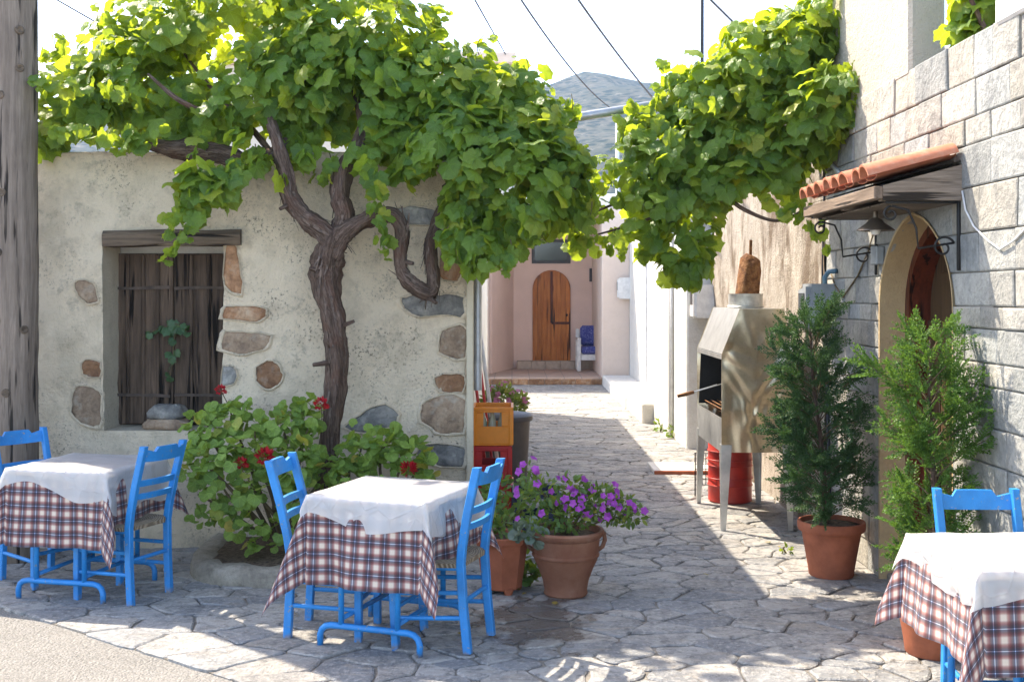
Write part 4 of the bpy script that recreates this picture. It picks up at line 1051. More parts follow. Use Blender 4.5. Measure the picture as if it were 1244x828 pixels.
# ================================================================== pots
def pot_round(name, label, c, prof, mat, n=32, wob=.01, soil=True):
    t = thing(name, label, 'flower pot', c); mb = MB(); mb.lathe(prof, n, c, wob); obj('body', mb, mat, t, auto=35)
    if soil:
        r, z = prof[-1]; mb = MB(); mb.lathe([(r * 1.02, z + .004), (r * .6, z + .018), (.0005, z + .012)], 16, c, .05); stuff(obj('soil', mb, SOIL, t, smooth=True))
    return t
pB = gp(688, 725); pB = Vector((pB.x, 6.55, 0))
urn = pot_round('terracotta_urn', 'weathered terracotta urn pot holding the purple flowers', pB, [(0.1166, 0), (0.1253, 0.0124), (0.1210, 0.0309), (0.1318, 0.0876), (0.1566, 0.1545), (0.1793, 0.2009), (0.1836, 0.2184), (0.1912, 0.2245), (0.1933, 0.2328), (0.1858, 0.2431), (0.1901, 0.2781), (0.1944, 0.3245), (0.2074, 0.3348), (0.2182, 0.3502), (0.2203, 0.3626), (0.2138, 0.3729), (0.1987, 0.3729), (0.1944, 0.3296)], TERRA_OLD)
for s, a0 in ((-1, R(168)), (1, R(12))):
    mb = MB(); ct, st = math.cos(a0), math.sin(a0)
    mb.tube([pB + Vector((ct * r, st * r, z)) for r, z in ((.205, .345), (.226, .335), (.232, .30), (.217, .262), (.186, .242))], .013, 8); obj('handle', mb, TERRA_OLD, urn, smooth=True)
pA = Vector((px(610, 0, 6.62).x, 6.62, 0))
tA = thing('terracotta_planter', 'plain octagonal terracotta planter on feet with succulents', 'flower pot', pA)
mb = MB(); mb.lathe([(.10, .022), (.112, .03), (.145, .26), (.148, .285), (.166, .29), (.170, .302), (.170, .325), (.160, .33), (.150, .325), (.146, .29)], 8, pA); obj('body', mb, TERRA, tA, auto=20)
for k in range(4):
    a = R(22.5 + 90 * k); mb = MB(); c = pA + Vector((.095 * math.cos(a), .095 * math.sin(a), 0)); mb.lathe([(.020, 0), (.026, .015), (.03, .035)], 8, c); obj('foot', mb, TERRA, tA)
mb = MB(); mb.lathe([(.148, .295), (.08, .31), (.0005, .31)], 12, pA, .05); stuff(obj('soil', mb, SOIL, tA, smooth=True))
PROF_C = [(.128, 0), (.134, .008), (.140, .06), (.176, .262), (.180, .272), (.196, .276), (.202, .29), (.203, .322), (.198, .332), (.186, .332), (.180, .30)]
pC = Vector((px(1010, 0, 7.0).x, 7.0, 0)); pot_round('terracotta_pot', 'large plain terracotta pot with the dark juniper by the wall', pC, PROF_C, TERRA)
pD = Vector((px(1135, 0, 5.48).x, 5.48, 0)); pot_round('terracotta_pot', 'terracotta pot with the light green juniper beside the arched doorway', pD, PROF_C, TERRA)
# kerb of the planting bed by the hut wall
kp = [(-1.93, 7.70), (-1.91, 7.25), (-1.84, 6.96), (-1.66, 6.82), (-1.30, 6.78), (-.95, 6.80), (-.70, 6.86), (-.56, 7.05), (-.53, 7.4), (-.53, 7.70)]
def smooth_path(p, n=6):
    out = []
    for i in range(len(p) - 1):
        p0 = Vector(p[max(0, i - 1)]); p1 = Vector(p[i]); p2 = Vector(p[i + 1]); p3 = Vector(p[min(len(p) - 1, i + 2)])
        for k in range(n):
            t = k / n; out.append(.5 * ((2 * p1) + (p2 - p0) * t + (2 * p0 - 5 * p1 + 4 * p2 - p3) * t * t + (3 * p1 - p0 - 3 * p2 + p3) * t ** 3))
    out.append(Vector(p[-1])); return out
K = smooth_path(kp); mb = MB(); sec = [(-.085, -.02), (-.092, .04), (-.075, .085), (-.02, .105), (.05, .10), (.08, .08), (.085, -.02)]
for i, p in enumerate(K):
    t = (K[min(i + 1, len(K) - 1)] - K[max(i - 1, 0)]).normalized(); nrm = Vector((-t.y, t.x))
    for a, z in sec:
        d = .022 * nz(i * .35, a * 20, z * 20) + .008 * nz(i * 1.1, a * 50, z * 50); q = p - nrm * (-a - d * (1 if a > 0 else -1)); mb.v.append((q.x, q.y, z + d * .6 if z > 0 else z))
for i in range(len(K) - 1):
    for k in range(len(sec) - 1): a = i * len(sec) + k; mb.f.append((a, a + 1, a + len(sec) + 1, a + len(sec)))
bed = thing('planting_bed', 'low rounded stone kerb of the geranium bed by the hut', 'planter', (-1.2, 7.2, 0))
obj('kerb', mb, KERBM, bed, smooth=True, fix=True)
mb = MB(); mb.v = [(p.x, p.y, .085) for p in K] + [(-1.23, 7.25, .14)]; n = len(K); mb.f = [(i, i + 1, n) for i in range(n - 1)] + [(n - 1, 0, n)]; stuff(obj('soil', mb, SOIL, bed, fix=True))

# ================================================================== barbecue
BX0, BX1, BY0, BY1 = 1.51, 2.02, 8.30, 9.40
bq = thing('barbecue', 'dented stainless steel charcoal barbecue with hood on four legs', 'barbecue', ((BX0 + BX1) / 2, (BY0 + BY1) / 2, 0))
side = [(BX0, .565), (BX1, .565), (BX1, 1.30), (BX1 - .06, 1.60), (BX0 + .13, 1.60), (BX0, 1.27)]
for nm, ya, yb in (('near_side_panel', BY0, BY0 + .008), ('far_side_panel', BY1 - .008, BY1)):
    mb = MB(); mb.prism(side, ya, yb, 'y'); obj(nm, mb, STEEL, bq, fix=True)
def panel(nm, x0, z0, x1, z1, th=.007, mat=None, ya=None, yb=None):
    d = Vector((x1 - x0, 0, z1 - z0)).normalized(); nn = Vector((-d.z, 0, d.x)) * th; mb = MB()
    mb.prism([(x0, z0), (x1, z1), (x1 + nn.x, z1 + nn.z), (x0 + nn.x, z0 + nn.z)], (ya or BY0) + .0085, (yb or BY1) - .0085, 'y'); return obj(nm, mb, mat or STEEL, bq, fix=True)
GR2 = flat('grey_steel_sheet', (.50, .50, .48), .38, .85, .2, 5, .15)
panel('front_panel', BX0 + .007, .565, BX0 + .007, .81, mat=GR2); panel('hood', BX0 + .006, 1.272, BX0 + .133, 1.598, -.006, GR2); panel('hood_lip', BX0 + .007, 1.235, BX0 + .007, 1.268, mat=GR2)
panel('top_panel', BX0 + .135, 1.598, BX1 - .062, 1.598, -.007, GR2); panel('back_panel', BX1 - .002, .567, BX1 - .002, 1.30); panel('floor_panel', BX0 + .012, .60, BX1 - .012, .60)
DARK_LINING = flat('dark_interior', (.02, .018, .016), .9)  # near-black sheets added inside the box to darken the opening
panel('back_lining', BX1 - .03, .62, BX1 - .03, 1.5, mat=DARK_LINING)
for nm, ya in (('side_lining', BY0 + .0095), ('side_lining', BY1 - .0155)):
    mb = MB(); mb.prism([(BX0 + .012, .82), (BX1 - .04, .82), (BX1 - .04, 1.3), (BX1 - .09, 1.585), (BX0 + .15, 1.585), (BX0 + .03, 1.27)], ya, ya + .006, 'y'); obj(nm, mb, DARK_LINING, bq, fix=True)
mb = MB()
for k in range(9): x = BX0 + .06 + k * .05; mb.tube([(x, BY0 + .02, .845), (x, BY1 - .02, .845)], .004, 5)
for k in range(3): y = BY0 + .25 + k * .3; mb.tube([(BX0 + .03, y, .838), (BX1 - .03, y, .838)], .005, 5)
obj('grate', mb, RUST, bq)
for x, y in ((BX0 + .018, BY0 + .018), (BX0 + .018, BY1 - .018), (BX1 - .018, BY0 + .018), (BX1 - .018, BY1 - .018)):
    sx = 1 if x < 1.7 else -1; sy = 1 if y < 8.8 else -1; mb = MB()
    def lg(w0, w1, axis):
        if axis == 'x': v = [(x - sx * .022, y - sy * .0225, .62), (x + sx * w1, y - sy * .0225, .62), (x + sx * w0, y - sy * .0225, 0), (x - sx * .022, y - sy * .0225, 0)]; off = Vector((0, sy * .004, 0))
        else: v = [(x - sx * .0222, y - sy * .022, .62), (x - sx * .0222, y + sy * w1, .62), (x - sx * .0222, y + sy * w0, 0), (x - sx * .0222, y - sy * .022, 0)]; off = Vector((sx * .004, 0, 0))
        mb.add([Vector(p) for p in v] + [Vector(p) + off for p in v], [(0, 1, 2, 3), (7, 6, 5, 4), (0, 4, 5, 1), (1, 5, 6, 2), (2, 6, 7, 3), (3, 7, 4, 0)])
    lg(.012, .055, 'x'); lg(.012, .055, 'y'); obj('leg', mb, GR2, bq, fix=True)
cc = Vector((1.79, 8.83, 1.60)); mb = MB(); mb.lathe([(.135, 0), (.137, .012), (.130, .018), (.130, .10), (.133, .108), (.126, .108), (.122, .02)], 28, cc); obj('flue_collar', mb, COLLAR, bq, auto=40)
fl = boulder('rusty_flue_stub', cc + Vector((.02, 0, .20)), (.078, .075, .20), RUST, None, 4.4); fl.rotation_euler = (.08, .10, .6)
tag(fl, 'rusty brown lumpy stub standing in the barbecue flue collar', 'flue'); mb = MB(); mb.tube([cc + Vector((.035, 0, .30)), cc + Vector((.04, 0, .52))], .012, 8)
stk = obj('top_pin', mb, RUST, None); stk.parent = fl; stk.matrix_parent_inverse = (Matrix.Translation(fl.location) @ fl.rotation_euler.to_matrix().to_4x4()).inverted()
gb = thing('grill_basket', 'wire grill basket with wooden handle hanging out of the barbecue', 'grill basket', (1.5, 9.0, .92))
h0 = px(823, 481, 8.95); h1 = px(843, 476, 8.95); mb = MB(); mb.tube([h0, h0.lerp(h1, .5), h1], [.013, .016, .012], 10); obj('handle', mb, WOOD_HANDLE, gb, smooth=True)
mb = MB(); mb.tube([h1, Vector((1.60, 8.95, 1.0)), Vector((1.70, 8.95, 1.03))], .004, 6); mb.tube([h1 + Vector((0, .03, 0)), Vector((1.60, 9.0, 1.0))], .004, 6); obj('rod', mb, GALV, gb)
mb = MB()
for k in range(8): mb.tube([(1.62 + .03 * k * .4, 8.75 + .05 * k, .86), (1.66 + .03 * k * .4, 8.75 + .05 * k, 1.20)], .003, 4)
for k in range(8): z = .88 + .044 * k; mb.tube([(1.62 + .02 * k * .4, 8.74, z), (1.70 + .02 * k * .4, 9.12, z)], .003, 4)
obj('wire_mesh', mb, IRON, gb)
bc = Vector((1.80, 9.52, 0)); br = thing('red_drum', 'red metal drum standing under the barbecue', 'drum', bc)
mb = MB(); P_ = [(.165, 0), (.178, .012)]
for z in (.14, .30, .42): P_ += [(.178, z - .012), (.186, z), (.178, z + .012)]
P_ += [(.178, .53), (.186, .535), (.186, .55), (.176, .55), (.172, .50), (.0005, .50)]
mb.lathe(P_, 36, bc); obj('body', mb, RED_PAINT, br, auto=35)
for k in range(2):
    mb = MB(); z = .20 + .15 * k; mb.tube([bc + Vector((.189 * math.cos(a), .189 * math.sin(a), z)) for a in [2 * math.pi * i / 36 for i in range(37)]],   .004, 5, False); obj('wire_hoop', mb, RED_PAINT, br, smooth=True)
mb = MB()
for k in range(5): mb.tube([(1.545 + .03 * k, 9.72, .10), (1.545 + .03 * k, 9.72, .36)], .004, 4)
for k in range(7): mb.tube([(1.545, 9.72, .10 + .044 * k), (1.665, 9.72, .10 + .044 * k)], .004, 4)
mb.tube([(1.545, 9.72, 0), (1.545, 9.72, .37)], .006, 5); mb.tube([(1.665, 9.72, 0), (1.665, 9.72, .37)], .006, 5); tag(obj('wire_rack', mb, IRON), 'small black wire rack standing behind the barbecue leg', 'rack')

# ================================================================== crates, bin, broom handles
def crate(label, c, mat, rz=0.0, sx=.30, sy=.40, h=.285):
    t = thing('bottle_crate', label, 'crate', c, 0, 'stacked bottle crates' if 'navy' not in label else None); X, Y, Z = c; a, b = sx / 2, sy / 2; th = .014
    mb = MB(); mb.box(X - a, X + a, Y - b, Y + b, Z, Z + .012, .003); obj('base', mb, mat, t)
    for nm, ax in (('side', 0), ('side', 1), ('end', 2), ('end', 3)):
        mb = MB()
        if ax < 2: s = -1 if ax == 0 else 1; L = b - .0005; f = lambda u0, u1, z0, z1: mb.box(X + s * a - (th if s > 0 else 0), X + s * a + (0 if s > 0 else th), Y + u0 * L, Y + u1 * L, Z + z0, Z + z1, .003)
        else: s = -1 if ax == 2 else 1; L = a - .0145; f = lambda u0, u1, z0, z1: mb.box(X + u0 * L, X + u1 * L, Y + s * b - (th if s > 0 else 0), Y + s * b + (0 if s > 0 else th), Z + z0, Z + z1, .003)
        f(-1, 1, .012, h * .50); f(-1, -.5, h * .501, h * .86); f(.5, 1, h * .501, h * .86); f(-1, 1, h * .861, h)
        obj(nm, mb, mat, t)
    for s1 in (-1, 1):
        for s2 in (-1, 1): mb = MB(); mb.box(X + s1 * (a - .012) - .018, X + s1 * (a - .012) + .018, Y + s2 * (b - .012) - .018, Y + s2 * (b - .012) + .018, Z + .004, Z + h - .012, .006); obj('corner_post', mb, mat, t)
    mb = MB(); mb.box(X - a - .006, X + a + .006, Y - b - .006, Y - b + .001, Z + h - .022, Z + h - .002, .002); mb.box(X + a - .001, X + a + .006, Y - b - .006, Y + b, Z + h - .022, Z + h - .002, .002); obj('rim', mb, mat, t)
    return t
CXc, CYc = -.145, 8.78
crate('red bottle crate at the bottom of the stack by the hut corner', (CXc, CYc, .002), CR_RED); crate('red bottle crate under the yellow crate', (CXc - .01, CYc + .01, .29), CR_RED); crate('yellow bottle crate on top of the stack by the hut corner', (CXc, CYc, .578), CR_YEL)
BOT = flat('bottle_glass', (.30, .34, .26), .15, 0, .1)
for i in range(3):
    for j in range(3):
        bt = MB(); c = (CXc - .075 + .07 * i, CYc - .13 + .09 * j, .591); bt.lathe([(.028, 0), (.03, .01), (.03, .13), (.024, .16), (.012, .19), (.012, .235), (.014, .24), (.010, .245)], 12, c); tag(obj('bottle', bt, BOT, None, smooth=True), 'empty glass bottle standing in the yellow crate', 'bottle', 'bottles in the yellow crate')
crate('dark navy crate on the ground between crate stack and urn', (px(655, 0, 8.1).x - .02, 8.15, .002), CR_NAVY, 0, .34, .34, .33)
bi = Vector((-.045, 10.0, 0)); bt_ = thing('waste_bin', 'dark grey round waste bin with lid behind the crates', 'bin', bi)
mb = MB(); mb.lathe([(.165, 0), (.17, .01), (.20, .60), (.205, .62)], 32, bi); obj('body', mb, BIN, bt_, auto=40)
mb = MB(); mb.lathe([(.222, .615), (.226, .63), (.224, .655), (.20, .675), (.10, .69), (.0005, .692)], 32, bi); obj('lid', mb, flat('bin_lid_plastic', (.06, .062, .066), .5), bt_, auto=40)
def stick(label, a, b, r, mat):
    mb = MB(); mb.tube([a, b], r, 8); tag(obj('broom_handle', mb, mat, None, smooth=True), label, 'broom handle', None)
stick('red handle leaning on the hut corner behind the yellow crate', Vector((-.17, 9.12, 0)), Vector((-.335, 9.02, 1.45)), .012, RED_STICK)
stick('second red handle leaning beside the white pole behind the crates', Vector((-.115, 9.2, 0)), Vector((-.33, 9.2, 1.75)), .012, RED_STICK)
stick('white pole leaning on the hut corner behind the yellow crate', Vector((-.07, 9.3, 0)), Vector((-.325, 9.35, 1.9)), .016, PLASTIC_WHITE)
# ================================================================== plants
def outline_leaf(outline, base=(0, .30), cup=.25, fold=.15, seed=0, wav=.05):
    mb = MB(); n = len(outline)
    def Z(x, y): d2 = x * x + (y - .4) ** 2; return -cup * d2 + fold * abs(x) + wav * nz(x * 3 + seed, y * 3, seed)
    mb.v = [(x, y, Z(x, y)) for x, y in outline] + [(base[0] + (x - base[0]) * .5, base[1] + (y - base[1]) * .5, Z(base[0] + (x - base[0]) * .5, base[1] + (y - base[1]) * .5)) for x, y in outline[::2]] + [(base[0], base[1], Z(*base))]
    m = len(outline[::2]); c = n + m
    for k in range(m):
        i0 = 2 * k; i1 = (2 * k + 1) % n; i2 = (2 * k + 2) % n; a = n + k; b = n + (k + 1) % m
        mb.f += [(i0, i1, a), (i1, b, a), (i1, i2, b), (a, b, c)]
    mb.uv = [(v[0], v[1]) for v in mb.v]
    return mb
def grape_outline(seed):
    rs = random.Random(seed); pts = []
    ang = [-86, -62, -40, -20, -2, 16, 34, 52, 70, 90]; rad = [.33, .55, .52, .61, .60, .51, .66, .62, .58, .74]
    right = [(rad[i] * (1 + rs.uniform(-.1, .1)) * math.cos(R(a)), .32 + rad[i] * (1 + rs.uniform(-.08, .08)) * math.sin(R(a))) for i, a in enumerate(ang)]
    left = [(-x * rs.uniform(.9, 1.1), y) for x, y in right[:-1]]
    O = [(0, .2)] + right + left[::-1]; out = []
    for i in range(len(O)):
        a = Vector(O[i]); b = Vector(O[(i + 1) % len(O)]); mid = a.lerp(b, .5); c = Vector((0, .32)); out.append(O[i])
        out.append(tuple(mid + (c - mid) * (rs.uniform(.01, .075) if 1 < i < len(O) - 2 else 0)))
    return out
GR = [outline_leaf(grape_outline(k), cup=.22 + .12 * (k % 3), fold=.10 + .08 * (k % 2), seed=k, wav=.12) for k in range(6)]
def round_outline(seed, n=18, sc=.10):
    rs = random.Random(seed)
    return [((.5 * (1 + sc * (i % 2 * 2 - 1) * .7 + rs.uniform(-.05, .05)) * (1 - .55 * max(0, math.cos(2 * math.pi * i / n)) ** 6)) * math.sin(2 * math.pi * i / n), .42 - .5 * (1 - .5 * max(0, math.cos(2 * math.pi * i / n)) ** 6) * math.cos(2 * math.pi * i / n)) for i in range(n)]
GE = [outline_leaf(round_outline(k), cup=-.25 + .25 * (k % 3), fold=.12, seed=k + 20, wav=.14) for k in range(4)]
OV = [outline_leaf([(0, 0), (.16, .18), (.24, .42), (.18, .72), (0, 1), (-.18, .72), (-.24, .42), (-.16, .18)], (0, .4), .15 + .1 * k, .25, k + 40, .08) for k in range(3)]
def basis(tip, nrm):
    t = Vector(tip).normalized(); n = Vector(nrm); n = n - t * n.dot(t)
    if n.length < 1e-4: n = t.orthogonal()
    n.normalize(); x = t.cross(n)
    return Matrix((x, t, n)).transposed()
def rv(): 
    while True:
        v = Vector((rnd(-1, 1), rnd(-1, 1), rnd(-1, 1)))
        if .05 < v.length < 1: return v.normalized()
class Leaves:
    def __init__(s, gap=-.2): s.L = []; s.gap = gap
    def put(s, p, tip, nrm, size, k=None): s.L.append((Vector(p), basis(tip, nrm), size))
    def blob(s, c, rx, ry, rz, n, size, up=.55, down=.7, power=4.0):
        c = Vector(c)
        for _ in range(n):
            d = rv(); r = random.random() ** (1 / power); p = c + Vector((d.x * rx, d.y * ry, d.z * rz)) * r * (1 + .18 * nz(d.x * 2 + c.x, d.y * 2, d.z * 2 + c.z))
            if nz(p.x * 2.3, p.y * 2.3, p.z * 2.3) < s.gap: continue
            out = Vector((d.x, d.y, d.z * .6)); nrm = out * .75 + Vector((0, 0, up)) + rv() * .65
            tip = Vector((0, 0, -down)) + out * .45 + rv() * .55
            s.put(p, tip, nrm, size * random.choice((.5, .7, .85, 1.0, 1.1, 1.25)) * rnd(.9, 1.1))
    def shoot(s, path, n, size, taper=.55, spread=.07, bias=(0, -.5, .5)):
        P = smooth_path([tuple(p) for p in path], 8); m = len(P) - 1
        for i in range(n):
            t = (i + rnd(0, .9)) / n; f = t * m; k = min(int(f), m - 1); p = P[k].lerp(P[k + 1], f - k) + rv() * spread * (1 - .5 * t)
            s.put(p, Vector((0, 0, -.75)) + rv() * .75, Vector(bias) + rv() * .75, size * (1 - (1 - taper) * t) * rnd(.75, 1.15))
        return P
    def build(s, root, meshes, mat, name='leaf', single=290, rest='foliage'):
        ms = [m.mesh(name, mat, True) for m in meshes]
        s.L.sort(key=lambda e: -(e[2] / max(1, (e[0] - cam.location).length)) * (1 + .6 * max(-1, min(1, (HUT_Y + 1.5 - e[0].y) * .5))))
        mb = MB()
        for i, (p, B, sz) in enumerate(s.L):
            k = i % len(ms); M = Matrix.Translation(p) @ (B.to_4x4() @ Matrix.Diagonal((sz, sz, sz, 1)))
            if i < single:
                o = bpy.data.objects.new(name, ms[k]); COL.objects.link(o); rooted(o, root); o.matrix_basis = M
            else: mb.add(meshes[k].v, meshes[k].f, M); mb.uv += meshes[k].uv
        if mb.v: stuff(obj(rest, mb, mat, root, smooth=True))
def wood_tube(name, root, pts, rad, n=14, ridge=.10, tw=6.0, seed=0, mat=None, sm=8):
    P = smooth_path([tuple(p) for p in pts], sm); m = len(P); r = []
    for i in range(m):
        f = i / (m - 1) * (len(rad) - 1); k = min(int(f), len(rad) - 2); r.append(rad[k] + (rad[k + 1] - rad[k]) * (f - k))
    mb = MB(); mb.tube(P, [q * (1 + .14 * nz(i * .35, seed) + .08 * nz(i * .9, seed + 3)) for i, q in enumerate(r)] if n > 12 else r, n, True, ridge, 4, tw, .32 if n > 12 else .25, seed); o = obj(name, mb, mat or BARK, root, smooth=True)
    if n > 12:                                          # peeling bark strips and a few knots
        sb = MB(); sb.fib = None
        for _ in range(int(m * 1.6)):
            i = random.randrange(1, m - 2); a = rnd(0, 6.28); t = (P[i + 1] - P[i]).normalized(); xx = t.orthogonal().normalized(); yy = t.cross(xx); out = xx * math.cos(a) + yy * math.sin(a); sd = t.cross(out)
            L_ = rnd(.05, .16); w_ = rnd(.004, .011); p0 = P[i] + out * r[i] * .98; k0 = len(sb.v); lift = rnd(.004, .02)
            for f_ in range(4):
                q = p0 - t * (L_ * f_ / 3) + out * lift * (f_ / 3) ** 2 + sd * .012 * (f_ / 3) * rnd(-1, 1); ww = w_ * (1 - .6 * f_ / 3)
                sb.v += [tuple(q - sd * ww), tuple(q + sd * ww)]
            for f_ in range(3): e = k0 + f_ * 2; sb.f.append((e, e + 1, e + 3, e + 2))
        so = obj('bark_strips', sb, STRIP, o, smooth=True); stuff(so)
    return o
STRIP = flat('bark_strip', (.15, .105, .08), .9, 0, .4, 30)
# ---------------------------------------------------------------- grapevine over the hut
random.seed(31)
vine = thing('grape_vine', 'old gnarled grapevine climbing over the hut wall and roof', 'grapevine', (px(400, 0, 7.5).x, 7.5, 0))
def pl(L): return [px(x, y, Y) for x, y, Y in L]
wood_tube('trunk', vine, [px(400, 560, 7.5) - Vector((0, 0, px(400, 560, 7.5).z - .06))] + pl([(398, 560, 7.5), (404, 500, 7.48), (409, 440, 7.48), (405, 395, 7.47), (397, 345, 7.47), (399, 312, 7.47), (408, 288, 7.47)]), [.078, .066, .060, .064, .072, .080, .084, .074], 28, .14, 9, 1, None, 10)
wood_tube('limb', vine, pl([(408, 300, 7.47), (392, 280, 7.46), (368, 262, 7.45), (352, 238, 7.43), (345, 205, 7.42), (335, 165, 7.45), (320, 120, 7.7)]), [.078, .07, .06, .052, .045, .038, .028], 20, .13, 9, 2)
wood_tube('limb', vine, pl([(405, 295, 7.48), (418, 265, 7.48), (414, 238, 7.48), (418, 208, 7.5), (432, 180, 7.55), (450, 130, 7.8)]), [.08, .062, .055, .06, .045, .03], 18, .11, 9, 3)
wood_tube('limb', vine, pl([(402, 310, 7.46), (420, 282, 7.45), (450, 265, 7.44), (476, 262, 7.44), (489, 280, 7.44), (486, 308, 7.44), (490, 330, 7.44), (505, 348, 7.44), (523, 356, 7.46), (526, 335, 7.5), (522, 305, 7.52), (529, 275, 7.55), (545, 235, 7.6), (560, 190, 7.7)]), [.075, .062, .046, .042, .043, .04, .044, .048, .042, .038, .04, .035, .03, .026], 18, .13, 10, 4)
wood_tube('cordon', vine, pl([(168, 172, 7.66), (205, 180, 7.62), (235, 182, 7.6), (268, 186, 7.6), (300, 196, 7.58), (330, 190, 7.58), (350, 170, 7.6)]), [.03, .05, .06, .058, .05, .045, .035], 18, .13, 10, 5)
for pts in ([(345, 205, 7.5), (300, 150, 7.8), (255, 105, 8.0), (220, 60, 8.1)], [(255, 140, 7.6), (215, 120, 7.5), (180, 90, 7.6)], [(430, 180, 7.6), (500, 120, 7.9), (570, 110, 8.0), (640, 150, 7.8)], [(540, 230, 7.6), (600, 190, 7.5), (660, 200, 7.4), (700, 230, 7.4)], [(440, 150, 7.6), (420, 80, 7.9), (380, 20, 8.1)]):
    wood_tube('branch', vine, pl(pts), [.026, .02, .015, .008], 8, .06, 6, pts[0][0])
for (x, y, Y, dx, dy) in ((404, 440, 7.42, -24, 3), (410, 398, 7.42, 20, -8), (392, 330, 7.42, -16, -4), (490, 318, 7.40, 12, 2), (352, 248, 7.38, -12, 6), (520, 360, 7.40, 10, 8)):
    wood_tube('pruned_stub', vine, [px(x, y, Y + .05), px(x + dx * .6, y + dy * .6, Y), px(x + dx, y + dy, Y - .02)], [.02, .014, .011], 9, .1, 4, x)
LV = Leaves()
BL = [(90, 125, 7.9, .32, .5, .28, 90), (75, 150, 7.8, .18, .3, .17, 40), (165, 95, 8.0, .42, .7, .38, 160), (130, 62, 8.2, .28, .4, .24, 60), (215, 110, 8.0, .42, .7, .40, 150), (265, 50, 8.1, .62, .9, .50, 230), (245, 135, 7.75, .34, .4, .16, 80), (330, 30, 8.0, .62, .9, .55, 260), (320, 105, 7.7, .48, .5, .32, 180),
      (395, 80, 7.75, .50, .6, .42, 220), (385, 140, 7.6, .32, .3, .18, 80), (450, 40, 7.9, .50, .8, .42, 190), (455, 115, 7.65, .42, .5, .36, 180), (515, 110, 7.75, .42, .7, .42, 190), (555, 130, 7.7, .42, .6, .44, 190), (560, 190, 7.4, .38, .4, .40, 170), (610, 140, 7.7, .36, .6, .36, 140), (615, 210, 7.4, .42, .45, .42, 200), (655, 165, 7.6, .24, .5, .30, 100), (665, 220, 7.4, .32, .4, .32, 130),
      (695, 215, 7.4, .18, .3, .22, 50), (630, 250, 7.3, .26, .3, .16, 60), (575, 255, 7.3, .24, .25, .30, 100), (590, 300, 7.25, .13, .15, .18, 36), (490, 155, 7.55, .26, .3, .16, 60), (300, -30, 8.1, .7, .9, .4, 120), (180, 20, 8.3, .25, .5, .22, 50), (325, 160, 7.5, .24, .2, .13, 44), (370, 165, 7.45, .16, .2, .12, 30), (432, 160, 7.45, .22, .2, .14, 44), (612, 238, 7.4, .22, .25, .16, 60), (505, 205, 7.4, .14, .15, .12, 26), (415, -15, 8.1, .45, .8, .28, 80), (560, 80, 8.0, .16, .3, .14, 30), (305, 215, 7.35, .24, .14, .11, 44), (250, 222, 7.32, .20, .12, .13, 40)]
for x, y, Y, rx, ry, rz_, n in BL: LV.blob(px(x, y, Y), rx, ry * .62, rz_, int(n * 1.95), .110)
SH = [([(596, 232, 7.3), (610, 240, 7.25), (624, 246, 7.25)], 16), ([(330, 190, 7.4), (285, 205, 7.3), (250, 220, 7.28), (220, 245, 7.28), (207, 275, 7.28), (208, 312, 7.28)], 34), ([(260, 225, 7.3), (235, 265, 7.28), (218, 292, 7.28)], 14), ([(430, 170, 7.4), (445, 205, 7.3), (458, 240, 7.28), (466, 280, 7.28), (472, 312, 7.28)], 34),
      ([(180, 120, 7.6), (120, 105, 7.4), (70, 98, 7.3), (38, 97, 7.28)], 22), ([(190, 150, 7.5), (140, 165, 7.35), (95, 160, 7.3), (55, 155, 7.3)], 24), ([(150, 170, 7.4), (175, 168, 7.35), (205, 150, 7.35)], 12), ([(580, 260, 7.25), (595, 300, 7.2), (608, 330, 7.2)], 14),
      ([(100, 100, 8.0), (75, 70, 8.0), (50, 65, 8.0)], 12), ([(60, 170, 7.8), (50, 178, 7.7), (48, 120, 7.8)], 16), ([(350, 190, 7.45), (370, 200, 7.5), (395, 215, 7.55)], 10)]
for p, n in SH: LV.shoot(pl(p), int(n * 1.25), .115)
random.seed(77)
for x, y, Y in [(70, 70, 8.0), (120, 40, 8.1), (530, 50, 7.9), (585, 75, 7.8), (640, 100, 7.7), (690, 150, 7.6), (705, 180, 7.5), (480, 20, 8.0), (660, 260, 7.3), (560, 280, 7.3), (620, 290, 7.25), (400, 185, 7.5), (310, 175, 7.5), (240, 165, 7.5), (500, 190, 7.45), (715, 225, 7.4)]:
    up = -1 if y < 160 else 1; L_ = LV.shoot(pl([(x, y, Y), (x + rnd(-14, 14), y + up * 18, Y - .05), (x + rnd(-22, 22), y + up * rnd(28, 44), Y - .08)]), 9, .115, .4, .04)
    wood_tube('tendril', vine, pl([(x, y, Y), (x + rnd(-6, 6), y + up * 20, Y - .05), (x + rnd(-10, 10), y + up * 36, Y - .08)]), [.004, .003, .002], 5, 0, 0, 1, TWIG, 4)
LV.build(vine, GR, VLEAF)
# ---------------------------------------------------------------- grapevine by the ashlar house
vr = thing('grape_vine', 'bright green grapevine hanging over the alley from the right wall', 'grapevine', (2.0, 8.0, 2.0))
wood_tube('trunk', vr, pl([(1000, 210, 8.3), (985, 180, 8.2), (985, 130, 8.1), (970, 90, 8.1), (930, 90, 8.2), (870, 120, 8.3)]), [.02, .024, .028, .028, .024, .018], 10, .08, 8, 6)
for pts in ([(870, 120, 8.3), (820, 190, 8.2), (760, 240, 8.1), (700, 265, 8.0)], [(930, 90, 8.2), (950, 150, 8.0), (965, 200, 7.9)], [(860, 150, 8.2), (850, 230, 8.0), (790, 265, 8.0), (725, 285, 8.0)], [(880, 235, 7.9), (905, 255, 7.8), (945, 268, 7.8), (985, 250, 7.8)]):
    wood_tube('branch', vr, pl(pts), [.018, .014, .011, .006], 8, .05, 6, pts[0][0])
LR = Leaves(-.3)
